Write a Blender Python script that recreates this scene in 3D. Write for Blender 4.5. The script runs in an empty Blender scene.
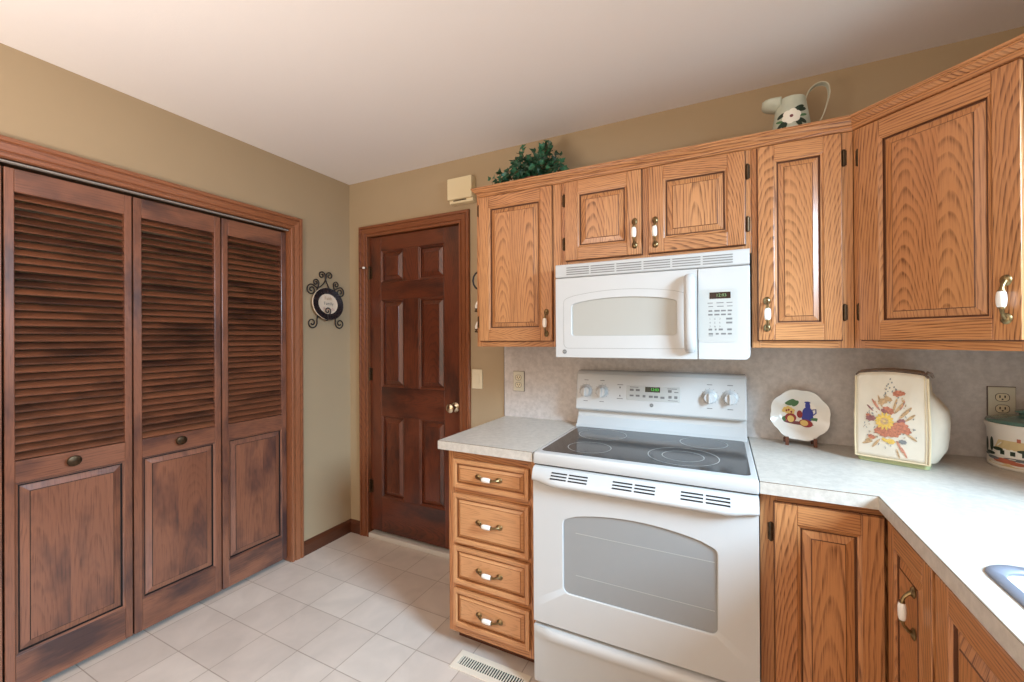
import bpy, bmesh, math, random
from mathutils import Vector, Matrix
random.seed(7)
PI = math.pi
C = bpy.context.scene.collection
SC = bpy.context.scene

def lin(r, g, b):
    f = lambda c: (c/255/12.92) if c/255 <= .04045 else ((c/255+.055)/1.055)**2.4
    return (f(r), f(g), f(b), 1.0)

# ------------------------------------------------------------------ camera
cam = bpy.data.cameras.new('camera')
cam.sensor_width = 36.0
cam.lens = 419.78/1024*36
cam.shift_y = -3.55/1024
cam.clip_start = .02
co = bpy.data.objects.new('camera', cam); C.objects.link(co)
RX = Vector((0.89346, 0.449108, -0.0055875)); UP = Vector((0.00615, 0.0002054, 0.999981)); FW = Vector((-0.4491006, 0.8934775, 0.0025787))
m = Matrix((RX, UP, -FW)).transposed().to_4x4()
m.translation = Vector((2.367094, -2.146772, 1.358208))
co.matrix_world = m
SC.camera = co
# ------------------------------------------------------------------ world, lights, exposure
SC.view_settings.view_transform = 'Standard'
SC.view_settings.look = 'None'
SC.view_settings.exposure = 0.1
SC.view_settings.gamma = 1.0
SC.view_settings.use_curve_mapping = False
wd = bpy.data.worlds.new('world'); SC.world = wd
wd.use_nodes = True
bg = wd.node_tree.nodes['Background']
bg.inputs[0].default_value = (1.0, .79, .58, 1); bg.inputs[1].default_value = 0.5

def area(name, loc, direction, sx, sy, power, col, spread=180):
    l = bpy.data.lights.new(name, 'AREA'); l.shape = 'RECTANGLE'; l.size = sx; l.size_y = sy
    l.energy = power; l.color = col; l.spread = math.radians(spread)
    o = bpy.data.objects.new(name, l); C.objects.link(o); o.location = loc
    o.rotation_euler = Vector(direction).to_track_quat('-Z', 'Z').to_euler()
    return o
area('window_daylight', (4.25, -1.62, 2.15), (-1, .22, -.62), .85, .75, 150, (.54, .78, 1.0), 150)
area('rear_fill', (1.3, -4.3, 1.35), (.05, 1, .08), 2.2, 1.9, 22, (1.0, .84, .68))  # added soft fill from the open rear, no patio door there
area('upward_fill', (1.2, -3.15, .95), (-.02, .12, 1), .7, .7, 60, (1.0, .91, .84), 150)  # added fill aimed up to brighten the ceiling, no lamp stands here

# ------------------------------------------------------------------ materials
def newmat(name):
    mt = bpy.data.materials.new(name); mt.use_nodes = True
    nt = mt.node_tree; return mt, nt, nt.nodes['Principled BSDF']
def simple(name, col, rough=.5, metal=0.0, coat=0.0, spec=.5, noise=0.0, nscale=30.0, bump=0.0, emit=None, es=1.0):
    mt, nt, b = newmat(name)
    b.inputs['Base Color'].default_value = col
    b.inputs['Roughness'].default_value = rough
    b.inputs['Metallic'].default_value = metal
    b.inputs['Coat Weight'].default_value = coat
    b.inputs['Specular IOR Level'].default_value = spec
    if emit:
        b.inputs['Emission Color'].default_value = emit; b.inputs['Emission Strength'].default_value = es
    if noise or bump:
        tc = nt.nodes.new('ShaderNodeTexCoord'); n = nt.nodes.new('ShaderNodeTexNoise')
        n.inputs['Scale'].default_value = nscale; n.inputs['Detail'].default_value = 5
        nt.links.new(tc.outputs['Object'], n.inputs['Vector'])
        if noise:
            r = nt.nodes.new('ShaderNodeMapRange')
            r.inputs[1].default_value = .3; r.inputs[2].default_value = .7
            r.inputs[3].default_value = 1-noise; r.inputs[4].default_value = 1+noise
            mx = nt.nodes.new('ShaderNodeVectorMath'); mx.operation = 'SCALE'
            mx.inputs[0].default_value = col[:3]
            nt.links.new(n.outputs['Fac'], r.inputs[0]); nt.links.new(r.outputs[0], mx.inputs['Scale'])
            nt.links.new(mx.outputs[0], b.inputs['Base Color'])
        if bump:
            bp = nt.nodes.new('ShaderNodeBump'); bp.inputs['Strength'].default_value = bump; bp.inputs['Distance'].default_value = .002
            nt.links.new(n.outputs['Fac'], bp.inputs['Height']); nt.links.new(bp.outputs[0], b.inputs['Normal'])
    return mt

def wood(name, light, mid, dark, ring=.0068, slope=.105, contrast=.8, blotch=None, blotch_amt=0, rough=.33, coat=.25, pores=.35, bscale=3.0):
    mt, nt, b = newmat(name)
    N = nt.nodes.new; L = nt.links.new
    def math_(op, a, c=None, clamp=False):
        n = N('ShaderNodeMath'); n.operation = op; n.use_clamp = clamp
        for i, x in enumerate((a, c)):
            if x is None: continue
            if isinstance(x, (int, float)): n.inputs[i].default_value = x
            else: L(x, n.inputs[i])
        return n.outputs[0]
    g = N('ShaderNodeUVMap'); g.uv_map = 'grain'
    s = N('ShaderNodeUVMap'); s.uv_map = 'seed'
    sg = N('ShaderNodeSeparateXYZ'); L(g.outputs[0], sg.inputs[0])
    ss = N('ShaderNodeSeparateXYZ'); L(s.outputs[0], ss.inputs[0])
    u, v = sg.outputs[0], sg.outputs[1]; s1, s2 = ss.outputs[0], ss.outputs[1]
    def noise(su, sv, det, rough_=.55):
        cb = N('ShaderNodeCombineXYZ')
        L(math_('MULTIPLY', u, su), cb.inputs[0]); L(math_('MULTIPLY', v, sv), cb.inputs[1]); L(math_('MULTIPLY', s1, 37.0), cb.inputs[2])
        n = N('ShaderNodeTexNoise'); n.inputs['Scale'].default_value = 1.0; n.inputs['Detail'].default_value = det; n.inputs['Roughness'].default_value = rough_
        L(cb.outputs[0], n.inputs['Vector']); return n.outputs['Fac']
    n1 = noise(2.6, 7.0, 2); n2 = noise(12.0, 40.0, 2)
    h = math_('ADD', math_('MULTIPLY', math_('ABSOLUTE', math_('ADD', u, math_('MULTIPLY', s2, .35))), math_('MULTIPLY', math_('ADD', math_('MULTIPLY', s1, 1.1), .35), slope)), .016)
    r = math_('SQRT', math_('ADD', math_('MULTIPLY', v, v), math_('MULTIPLY', h, h)))
    r = math_('ADD', r, math_('MULTIPLY', math_('SUBTRACT', n1, .5), .03))
    r = math_('ADD', r, math_('MULTIPLY', math_('SUBTRACT', n2, .5), .0022))
    fr = math_('FRACT', math_('MULTIPLY', math_('DIVIDE', r, ring), math_('ADD', math_('MULTIPLY', s1, .6), .7)))
    cr = N('ShaderNodeValToRGB'); L(fr, cr.inputs[0])
    e = cr.color_ramp.elements
    e[0].position = 0; e[0].color = (0, 0, 0, 1); e[1].position = 1; e[1].color = (.0, .0, .0, 1)
    x = e.new(.45); x.color = (.22, .22, .22, 1); x = e.new(.8); x.color = (1, 1, 1, 1); x = e.new(.9); x.color = (.8, .8, .8, 1)
    pore = noise(9.0, 300.0, 3, .65)
    pr = N('ShaderNodeMapRange'); pr.inputs[1].default_value = .35; pr.inputs[2].default_value = .7; L(pore, pr.inputs[0])
    band = math_('MULTIPLY', cr.outputs[0], math_('ADD', math_('MULTIPLY', pr.outputs[0], 1.0), .25))
    var = math_('ADD', math_('MULTIPLY', s2, .6), math_('MULTIPLY', noise(1.5, 6.0, 2), .9))
    band = math_('MULTIPLY', band, math_('ADD', var, .15))
    fac = math_('ADD', math_('MULTIPLY', band, contrast), math_('MULTIPLY', math_('SUBTRACT', pr.outputs[0], .5), pores), True)
    big = noise(1.2, 5.0, 2)
    mixa = N('ShaderNodeMix'); mixa.data_type = 'RGBA'; mixa.inputs[6].default_value = light; mixa.inputs[7].default_value = mid
    bm_ = N('ShaderNodeMapRange'); bm_.inputs[1].default_value = .3; bm_.inputs[2].default_value = .7; L(big, bm_.inputs[0])
    L(math_('ADD', math_('MULTIPLY', bm_.outputs[0], .6), math_('MULTIPLY', s1, .4)), mixa.inputs[0])
    mixb = N('ShaderNodeMix'); mixb.data_type = 'RGBA'; L(fac, mixb.inputs[0]); L(mixa.outputs[2], mixb.inputs[6]); mixb.inputs[7].default_value = dark
    out = mixb.outputs[2]
    if blotch:
        bl = noise(bscale, bscale*2.2, 4, .6)
        mr = N('ShaderNodeMapRange'); mr.inputs[1].default_value = .46; mr.inputs[2].default_value = .66; mr.inputs[4].default_value = blotch_amt; L(bl, mr.inputs[0])
        mc = N('ShaderNodeMix'); mc.data_type = 'RGBA'; L(mr.outputs[0], mc.inputs[0]); L(out, mc.inputs[6]); mc.inputs[7].default_value = blotch
        out = mc.outputs[2]
    L(out, b.inputs['Base Color'])
    b.inputs['Roughness'].default_value = rough
    b.inputs['Coat Weight'].default_value = coat; b.inputs['Coat Roughness'].default_value = .2
    bp = N('ShaderNodeBump'); bp.inputs['Strength'].default_value = .12; bp.inputs['Distance'].default_value = .0006
    L(pr.outputs[0], bp.inputs['Height']); L(bp.outputs[0], b.inputs['Normal'])
    return mt

M = {}
M['oak'] = wood('honey_oak', lin(202, 143, 92), lin(184, 121, 73), lin(104, 58, 28), contrast=1.0)
M['oakl'] = simple('oak_glaze_shade_pale', lin(142, 90, 50), .5)  # paler glaze and painted gap shade for the drawer fronts
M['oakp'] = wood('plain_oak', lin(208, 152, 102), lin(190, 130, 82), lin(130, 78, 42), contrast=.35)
M['oakd'] = simple('oak_glaze_shade', lin(92, 52, 26), .5)  # glaze build-up in grooves, also painted gap shade around doors
M['stain'] = wood('dark_red_stain', lin(116, 58, 33), lin(92, 42, 23), lin(46, 21, 13), ring=.007, contrast=.6, blotch=lin(40, 20, 15), blotch_amt=.75, rough=.3, coat=.35, pores=.2, bscale=2.6)
M['closet'] = wood('walnut_stain', lin(152, 100, 76), lin(124, 78, 58), lin(74, 44, 34), ring=.008, contrast=.38, blotch=lin(46, 38, 44), blotch_amt=.8, rough=.3, coat=.4, pores=.5, bscale=2.4)
M['slat'] = wood('louver_stain', lin(134, 82, 55), lin(102, 59, 40), lin(50, 28, 21), ring=.007, contrast=.12, blotch=lin(40, 25, 20), blotch_amt=.8, rough=.35, coat=.2, pores=.25, bscale=2.6)
M['trim'] = wood('casing_stain', lin(158, 100, 66), lin(140, 84, 54), lin(86, 46, 28), ring=.006, contrast=.5, rough=.35, coat=.2, pores=.25)
M['trimd'] = wood('door_casing_stain', lin(142, 84, 50), lin(122, 68, 40), lin(74, 38, 23), ring=.006, contrast=.5, rough=.35, coat=.2, pores=.25)
M['base'] = wood('baseboard_stain', lin(98, 54, 32), lin(84, 46, 28), lin(54, 28, 18), rough=.35)
M['darkgap'] = simple('dark_gap', lin(24, 15, 11), .8)
M['white'] = simple('appliance_white', lin(198, 198, 196), .22, coat=.3)
M['white2'] = simple('appliance_off_white', lin(188, 188, 183), .3)
M['mglass'] = simple('microwave_window_grey', lin(178, 176, 168), .18)
M['oglass'] = simple('oven_window_grey', lin(146, 147, 146), .14, coat=.5)
M['rack'] = simple('oven_rack_line', lin(172, 172, 168), .4)
M['black'] = simple('black_plastic', lin(26, 24, 22), .35)
M['cooktop'] = simple('black_glass', lin(44, 44, 46), .1, spec=.6, noise=.25, nscale=900)
M['elem'] = simple('element_ring_print', lin(175, 174, 170), .3)
M['grey'] = simple('print_grey', lin(120, 118, 116), .6)
M['lgrey'] = simple('seam_grey', lin(168, 166, 160), .6)
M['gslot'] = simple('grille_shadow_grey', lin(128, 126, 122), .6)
M['trackm'] = simple('track_enamel', lin(150, 144, 138), .45)
M['led'] = simple('led_green', lin(60, 190, 60), .5, emit=lin(70, 210, 70), es=.5)
M['ledm'] = simple('led_dim_green', lin(110, 140, 95), .5, emit=lin(110, 140, 95), es=.25)
M['dispgreen'] = simple('display_dark_green', lin(10, 34, 12), .2)
M['disp'] = simple('display_dark', lin(40, 18, 12), .2)
M['brass'] = simple('antique_brass', lin(142, 120, 84), .32, metal=1.0, noise=.25, nscale=90)
M['porc'] = simple('porcelain', lin(244, 240, 232), .12, coat=.6)
M['iron'] = simple('black_iron', lin(34, 28, 25), .5, noise=.3, nscale=60)
M['bronze'] = simple('oiled_bronze', lin(84, 66, 48), .38, metal=.9, noise=.3, nscale=80)
M['steel'] = simple('brushed_steel', lin(128, 132, 144), .55, metal=.3)
M['nickel'] = simple('polished_nickel', lin(205, 190, 165), .18, metal=1.0)
M['cream'] = simple('cream_plastic', lin(226, 208, 168), .45)
M['ivory'] = simple('ivory_plastic', lin(226, 214, 184), .4)
M['almond'] = simple('almond_plate', lin(214, 207, 186), .4)
M['regist'] = simple('register_enamel', lin(236, 226, 208), .35)
M['leaf'] = simple('ivy_leaf', lin(38, 92, 62), .45, noise=.5, nscale=25)
M['leaf2'] = simple('ivy_leaf_dark', lin(26, 62, 36), .45, noise=.4, nscale=25)
M['stem'] = simple('ivy_stem', lin(80, 70, 40), .7)
M['terra'] = simple('terracotta', lin(128, 66, 46), .7, noise=.15)
M['sage'] = simple('sage_enamel', lin(190, 194, 176), .5, noise=.1, nscale=18)
M['sageedge'] = simple('worn_rim', lin(196, 190, 168), .45)
M['petal'] = simple('petal_white', lin(240, 236, 222), .5)
M['pdark'] = simple('painted_dark_green', lin(32, 50, 34), .5)
M['pgreen'] = simple('painted_green', lin(74, 118, 74), .5)
M['pblue'] = simple('painted_blue', lin(44, 56, 148), .4)
M['pred'] = simple('painted_red', lin(150, 44, 40), .5)
M['pyel'] = simple('painted_yellow', lin(224, 190, 110), .5)
M['pgold'] = simple('painted_gold', lin(228, 178, 66), .6)
M['prust'] = simple('painted_rust', lin(178, 98, 72), .7)
M['pbrown'] = simple('painted_brown', lin(168, 124, 82), .7)
M['pplum'] = simple('painted_plum', lin(124, 72, 74), .7)
M['pslate'] = simple('painted_slate', lin(104, 108, 110), .7)
M['frust'] = simple('print_rust', lin(186, 118, 92), .85, noise=.35, nscale=160); M['fbrown'] = simple('print_tan', lin(190, 156, 116), .85, noise=.35, nscale=160)
M['fplum'] = simple('print_plum', lin(150, 100, 96), .85, noise=.35, nscale=160); M['fslate'] = simple('print_slate', lin(130, 132, 130), .85); M['fgold'] = simple('print_gold', lin(222, 184, 92), .85, noise=.2, nscale=160)
M['frose'] = simple('print_rose', lin(198, 136, 112), .85, noise=.35, nscale=160)
M['china'] = simple('china', lin(236, 232, 222), .15, coat=.5)
M['easel'] = simple('easel_wood', lin(104, 58, 36), .5)
M['cloth'] = simple('quilted_cloth', lin(224, 214, 195), .85, noise=.05, nscale=14, bump=.4)
M['clothb'] = simple('cloth_piping', lin(112, 98, 88), .85)
M['gusset'] = simple('cloth_gusset', lin(158, 142, 126), .9)
M['clothe'] = simple('cloth_edging', lin(226, 208, 172), .85)
M['greenb'] = simple('green_base', lin(176, 184, 136), .5)
M['teal'] = simple('teal_glaze', lin(86, 118, 108), .25, coat=.4)
M['stone'] = simple('stoneware', lin(224, 216, 204), .3, coat=.3)
M['thatch'] = simple('painted_thatch', lin(206, 182, 134), .6)
M['creamplate'] = simple('cream_glaze', lin(224, 206, 184), .3)
M['speckle'] = simple('black_speckle', lin(38, 32, 34), .25, noise=.8, nscale=160)
M['ptan'] = simple('letter_tan', lin(178, 140, 96), .6)
M['pdk'] = simple('letter_dark', lin(110, 100, 92), .6)
M['prs'] = simple('letter_rose', lin(190, 140, 130), .6)
M['sill'] = simple('threshold_metal', lin(208, 203, 195), .4)
M['seam'] = simple('laminate_seam', lin(120, 100, 80), .7)

def paint(name, col, bump=.12):
    return simple(name, col, .75, noise=.015, nscale=3, bump=bump, spec=.3)
M['wall'] = paint('wall_paint', lin(174, 152, 121))
M['ceil'] = simple('ceiling_paint', lin(234, 229, 226), .9, bump=.15, nscale=120, spec=.2)

def laminate(name, base, fleck, sc):
    mt, nt, b = newmat(name)
    tc = nt.nodes.new('ShaderNodeTexCoord')
    n = nt.nodes.new('ShaderNodeTexNoise'); n.inputs['Scale'].default_value = sc; n.inputs['Detail'].default_value = 6; n.inputs['Roughness'].default_value = .7
    cr = nt.nodes.new('ShaderNodeValToRGB'); cr.color_ramp.elements[0].position = .38; cr.color_ramp.elements[1].position = .62
    cr.color_ramp.elements[0].color = fleck; cr.color_ramp.elements[1].color = base
    nt.links.new(tc.outputs['Object'], n.inputs['Vector']); nt.links.new(n.outputs['Fac'], cr.inputs[0]); nt.links.new(cr.outputs[0], b.inputs['Base Color'])
    b.inputs['Roughness'].default_value = .38
    return mt
M['lam'] = laminate('counter_laminate', lin(208, 201, 190), lin(193, 186, 175), 45)
M['splash'] = laminate('backsplash_laminate', lin(213, 205, 199), lin(195, 187, 181), 38)

def tile_mat():
    mt, nt, b = newmat('floor_tile')
    N = nt.nodes.new; L = nt.links.new
    tc = N('ShaderNodeTexCoord')
    mp = N('ShaderNodeMapping'); mp.inputs['Location'].default_value = (2.325, 2.325, 0)
    L(tc.outputs['Object'], mp.inputs[0])
    br = N('ShaderNodeTexBrick'); br.offset = 0; br.squash = 1
    br.inputs['Scale'].default_value = 1.0; br.inputs['Brick Width'].default_value = .2325; br.inputs['Row Height'].default_value = .2325
    br.inputs['Mortar Size'].default_value = .0022; br.inputs['Mortar Smooth'].default_value = .35; br.inputs['Bias'].default_value = 0
    br.inputs['Color1'].default_value = lin(216, 205, 194); br.inputs['Color2'].default_value = lin(206, 193, 182); br.inputs['Mortar'].default_value = lin(172, 156, 142)
    L(mp.outputs[0], br.inputs[0])
    n = N('ShaderNodeTexNoise'); n.inputs['Scale'].default_value = 7; n.inputs['Detail'].default_value = 6; n.inputs['Distortion'].default_value = .6
    L(tc.outputs['Object'], n.inputs[0])
    mr = N('ShaderNodeMapRange'); mr.inputs[1].default_value = .3; mr.inputs[2].default_value = .7; mr.inputs[3].default_value = .92; mr.inputs[4].default_value = 1.06
    L(n.outputs['Fac'], mr.inputs[0])
    vm = N('ShaderNodeVectorMath'); vm.operation = 'SCALE'; L(br.outputs['Color'], vm.inputs[0]); L(mr.outputs[0], vm.inputs['Scale'])
    L(vm.outputs[0], b.inputs['Base Color']); b.inputs['Roughness'].default_value = .42
    bp = N('ShaderNodeBump'); bp.inputs['Strength'].default_value = .5; bp.inputs['Distance'].default_value = .002; bp.invert = True
    L(br.outputs['Fac'], bp.inputs['Height']); L(bp.outputs[0], b.inputs['Normal'])
    return mt
M['tile'] = tile_mat()
def pane_mat():
    mt, nt, b = newmat('window_glass')
    t = nt.nodes.new('ShaderNodeBsdfTransparent'); g = nt.nodes.new('ShaderNodeBsdfGlossy'); g.inputs['Roughness'].default_value = .02
    mx = nt.nodes.new('ShaderNodeMixShader'); mx.inputs[0].default_value = .06
    nt.links.new(t.outputs[0], mx.inputs[1]); nt.links.new(g.outputs[0], mx.inputs[2])
    nt.links.new(mx.outputs[0], nt.nodes['Material Output'].inputs[0]); return mt
M['pane'] = pane_mat()

# ------------------------------------------------------------------ mesh helpers
AX = {'x': 0, 'y': 1, 'z': 2}
def W(g, c=(0, 0, 0), flat=False):
    vs = random.uniform(-.05, .05) if flat else random.choice((-1, 1))*random.uniform(.035, .1)
    return (AX[g], tuple(c), 0.0, vs, random.random(), random.uniform(0, .9))
class MB:
    def __init__(s): s.v = []; s.f = []
    def face(s, idx, mt=0, w=None): s.f.append((tuple(idx), mt, w))
    def poly(s, pts, mt=0, w=None):
        n = len(s.v); s.v += [tuple(p) for p in pts]; s.face(range(n, n+len(pts)), mt, w)
    def box(s, x0, x1, y0, y1, z0, z1, mt=0, g=None, flat=False, w=None):
        if g: w = W(g, ((x0+x1)/2, (y0+y1)/2, (z0+z1)/2), flat)
        n = len(s.v)
        s.v += [(x, y, z) for z in (z0, z1) for y in (y0, y1) for x in (x0, x1)]
        for q in ((0, 2, 3, 1), (4, 5, 7, 6), (0, 1, 5, 4), (1, 3, 7, 5), (3, 2, 6, 7), (2, 0, 4, 6)):
            s.face([n+i for i in q], mt, w)
        return s
    def loft(s, rings, mt=0, cap=True, closed=True, w=None, cap_mt=None):
        n = len(s.v); k = len(rings[0])
        for r in rings: s.v += [tuple(p) for p in r]
        for i in range(len(rings)-1):
            for j in range(k if closed else k-1):
                a = n+i*k+j; b = n+i*k+(j+1) % k
                s.face((a, b, b+k, a+k), mt, w)
        if cap:
            cm = mt if cap_mt is None else cap_mt
            s.face([n+j for j in range(k)][::-1], cm, w)
            s.face([n+(len(rings)-1)*k+j for j in range(k)], cm, w)
        return s
    def lathe(s, prof, n=32, c=(0, 0, 0), mt=0, sx=1, sy=1, cap=True):
        rings = [[(c[0]+r*sx*math.cos(2*PI*j/n), c[1]+r*sy*math.sin(2*PI*j/n), c[2]+z) for j in range(n)] for r, z in prof]
        return s.loft(rings, mt, cap)
    def tube(s, path, r, n=8, mt=0, closed=False, cap=True):
        path = [Vector(p) for p in path]; N = len(path); rings = []
        rad = r if isinstance(r, (list, tuple)) else [r]*N
        up = None
        for i, p in enumerate(path):
            a = path[(i-1) % N] if (closed or i > 0) else p; b = path[(i+1) % N] if (closed or i < N-1) else p
            t = (b-a).normalized()
            if up is None:
                up = Vector((0, 0, 1)) if abs(t.z) < .9 else Vector((0, 1, 0))
            e1 = t.cross(up)
            if e1.length < 1e-5: e1 = t.cross(Vector((1, .3, .2)))
            e1.normalize(); e2 = e1.cross(t).normalized(); up = e2
            rings.append([tuple(p+e1*rad[i]*math.cos(2*PI*j/n)+e2*rad[i]*math.sin(2*PI*j/n)) for j in range(n)])
        if closed: rings.append(rings[0]); cap = False
        return s.loft(rings, mt, cap)
    def prism(s, pts, y0, y1, mt=0, w=None):      # polygon in x,z pushed along y
        return s.loft([[(x, y0, z) for x, z in pts], [(x, y1, z) for x, z in pts]], mt, True, True, w)
    def xprism(s, pts, x0, x1, mt=0, g=None):     # polygon in y,z pushed along x
        w = W(g, (0, sum(p[0] for p in pts)/len(pts), sum(p[1] for p in pts)/len(pts))) if g else None
        return s.loft([[(x0, y, z) for y, z in pts], [(x1, y, z) for y, z in pts]], mt, True, True, w)
    def xf(s, fn): s.v = [tuple(fn(*p)) for p in s.v]; return s
    def add(s, o, fn=None, mt=None):
        n = len(s.v); s.v += [tuple(fn(*p)) if fn else p for p in o.v]
        s.f += [(tuple(n+i for i in f), mt if mt is not None else a, w) for f, a, w in o.f]; return s
    def build(s, name, mats, parent=None, bevel=0, smooth=False, seg=2, fixn=True, angle=38):
        me = bpy.data.meshes.new(name)
        me.from_pydata(s.v, [], [f[0] for f in s.f])
        mats = mats if isinstance(mats, (list, tuple)) else [mats]
        for q in mats: me.materials.append(M[q])
        me.polygons.foreach_set('material_index', [f[1] for f in s.f])
        if any(f[2] for f in s.f):
            gl = me.uv_layers.new(name='grain'); sl = me.uv_layers.new(name='seed')
            for p in me.polygons:
                w = s.f[p.index][2] or (2, (0, 0, 0), 0, .05, .5, .5)
                g, c, uo, vs, s1, s2 = w
                oth = [a for a in (0, 1, 2) if a != g]
                a = min(oth, key=lambda q: abs(p.normal[q]))
                for li in p.loop_indices:
                    co_ = me.vertices[me.loops[li].vertex_index].co
                    gl.data[li].uv = (co_[g]+uo, co_[a]-c[a]+vs); sl.data[li].uv = (s1, s2)
        if fixn:
            bm = bmesh.new(); bm.from_mesh(me); bmesh.ops.recalc_face_normals(bm, faces=bm.faces); bm.to_mesh(me); bm.free()
        if smooth:
            me.polygons.foreach_set('use_smooth', [True]*len(me.polygons)); me.set_sharp_from_angle(angle=math.radians(angle))
        me.update()
        o = bpy.data.objects.new(name, me); C.objects.link(o)
        if parent: o.parent = parent
        if bevel:
            b = o.modifiers.new('bevel', 'BEVEL'); b.width = bevel; b.segments = seg; b.limit_method = 'ANGLE'; b.angle_limit = math.radians(40)
        return o
def tag(o, label=None, cat=None, group=None, kind=None):
    if label: o['label'] = label
    if cat: o['category'] = cat
    if group: o['group'] = group
    if kind: o['kind'] = kind
    return o
def thing(name, label, cat, loc=(0, 0, 0), rz=0, group=None, kind=None):
    o = bpy.data.objects.new(name, None); C.objects.link(o); o.empty_display_size = .05
    o.location = loc; o.rotation_euler = (0, 0, math.radians(rz))
    return tag(o, label, cat, group, kind)
def text_mb(txt, size, bold=False):
    cu = bpy.data.curves.new('t', 'FONT'); cu.body = txt; cu.size = size; cu.align_x = 'CENTER'; cu.align_y = 'CENTER'; cu.resolution_u = 2
    if bold: cu.offset = size*.02
    ob = bpy.data.objects.new('t', cu); C.objects.link(ob)
    dg = bpy.context.evaluated_depsgraph_get(); me = bpy.data.meshes.new_from_object(ob.evaluated_get(dg))
    mb = MB(); mb.v = [tuple(v.co) for v in me.vertices]; mb.f = [(tuple(p.vertices), 0, None) for p in me.polygons]
    bpy.data.objects.remove(ob); bpy.data.curves.remove(cu); bpy.data.meshes.remove(me)
    return mb
def cells(xs, ys, keep, z0, z1):      # slab made of grid cells, with holes
    mb = MB(); nx, ny = len(xs), len(ys); idx = {}
    def vt(i, j, k):
        if (i, j, k) not in idx: idx[(i, j, k)] = len(mb.v); mb.v.append((xs[i], ys[j], (z0, z1)[k]))
        return idx[(i, j, k)]
    K = lambda i, j: 0 <= i < nx-1 and 0 <= j < ny-1 and keep(i, j)
    for i in range(nx-1):
        for j in range(ny-1):
            if not K(i, j): continue
            mb.face((vt(i, j, 1), vt(i+1, j, 1), vt(i+1, j+1, 1), vt(i, j+1, 1)))
            mb.face((vt(i, j, 0), vt(i, j+1, 0), vt(i+1, j+1, 0), vt(i+1, j, 0)))
            for di, dj, a, b in ((0, -1, (0, 0), (1, 0)), (1, 0, (1, 0), (1, 1)), (0, 1, (1, 1), (0, 1)), (-1, 0, (0, 1), (0, 0))):
                if not K(i+di, j+dj):
                    p, q = (i+a[0], j+a[1]), (i+b[0], j+b[1])
                    mb.face((vt(*p, 0), vt(*q, 0), vt(*q, 1), vt(*p, 1)))
    return mb
def cr_spline(pts, n=5):
    out = []
    for i in range(len(pts)-1):
        p0, p1, p2, p3 = pts[max(0, i-1)], pts[i], pts[i+1], pts[min(len(pts)-1, i+2)]
        for k in range(n):
            t = k/n; out.append(tuple(.5*(2*b+(c-a)*t+(2*a-5*b+4*c-d)*t*t+(-a+3*b-3*c+d)*t**3) for a, b, c, d in zip(p0, p1, p2, p3)))
    out.append(pts[-1]); return out
def rrect(x0, x1, z0, z1, r, n=5):
    pts = []
    for cx, cz, a0 in ((x1-r, z1-r, 0), (x0+r, z1-r, 90), (x0+r, z0+r, 180), (x1-r, z0+r, 270)):
        for k in range(n+1):
            a = math.radians(a0+90*k/n); pts.append((cx+r*math.cos(a), cz+r*math.sin(a)))
    return pts

# ------------------------------------------------------------------ room shell
H = 2.456; XR = 3.385; YB = -4.3
def struct(o, label=None, cat=None): return tag(o, label, cat, None, 'structure')
struct(MB().box(-.9, XR+.12, YB, .12, -.08, 0).build('floor', 'tile'), 'beige square ceramic tile floor', 'floor')
struct(MB().box(-.12, XR+.12, YB, .12, H, H+.08).build('ceiling', 'ceil'), 'smooth white painted ceiling', 'ceiling')
DX0, DX1, DZ = .160, .950, 2.075          # rough opening of the entry door
CY0, CY1, CZ = -1.985, -.462, 2.045       # closet opening
wl = cells([YB, CY0, CY1, .12], [0, CZ, H], lambda i, j: not (i == 1 and j == 0), -.12, 0).xf(lambda a, b, c: (c, a, b))
struct(wl.build('wall_left', 'wall'), 'tan painted wall around the louvered closet', 'wall')
wb = cells([0, DX0, DX1, XR+.12], [0, DZ, H], lambda i, j: not (i == 1 and j == 0), 0, .12).xf(lambda a, b, c: (a, c, b))
struct(wb.build('wall_back', 'wall'), 'tan painted wall behind the range and cabinets', 'wall')
WY0, WY1, WZ0, WZ1 = -2.3, -.70, 1.08, 2.10
wr = cells([YB, WY0, WY1, 0], [0, WZ0, WZ1, H], lambda i, j: not (i == 1 and j == 1), XR, XR+.12).xf(lambda a, b, c: (c, a, b))
struct(wr.build('wall_right', 'wall'), 'tan painted wall over the sink counter', 'wall')
struct(MB().box(-.9, -.12, CY0-.3, CY1+.2, 0, 2.3).xf(lambda x, y, z: (x, y, z)).build('wall_closet', 'darkgap'), 'dark closet interior behind the louvers', 'wall') if False else None
cl = MB()
cl.box(-.92, -.9, CY0-.3, CY1+.3, 0, 2.4); cl.box(-.9, -.12, CY0-.32, CY0-.3, 0, 2.4); cl.box(-.9, -.12, CY1+.3, CY1+.32, 0, 2.4); cl.box(-.9, -.12, CY0-.3, CY1+.3, 2.38, 2.4)
struct(cl.build('wall_closet', 'wall'), 'closet interior behind the louvered doors', 'wall')
struct(MB().box(DX0-.2, DX1+.2, .16, .18, 0, 2.3).build('wall_hall', 'wall'), 'wall behind the entry door', 'wall')
# window over the sink (outside the frame, it lights the room)
wn = thing('window_1', 'window over the sink in the right wall', 'window', (XR, (WY0+WY1)/2, WZ0), 0, None, 'structure')
fr = MB(); hw = (WY1-WY0)/2; hh = WZ1-WZ0
for a, b, c, d in ((-hw, hw, 0, .05), (-hw, hw, hh-.05, hh), (-hw, -hw+.05, .05, hh-.05), (hw-.05, hw, .05, hh-.05)):
    fr.box(.03, .08, a, b, c, d)
fr.build('window_frame', 'porc', wn, bevel=.004)
MB().box(.05, .054, -hw+.05, hw-.05, .05, hh-.05).build('pane', 'pane', wn)

def profile_trim(mb, path_len_axis, a0, a1, prof, g): pass
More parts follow.
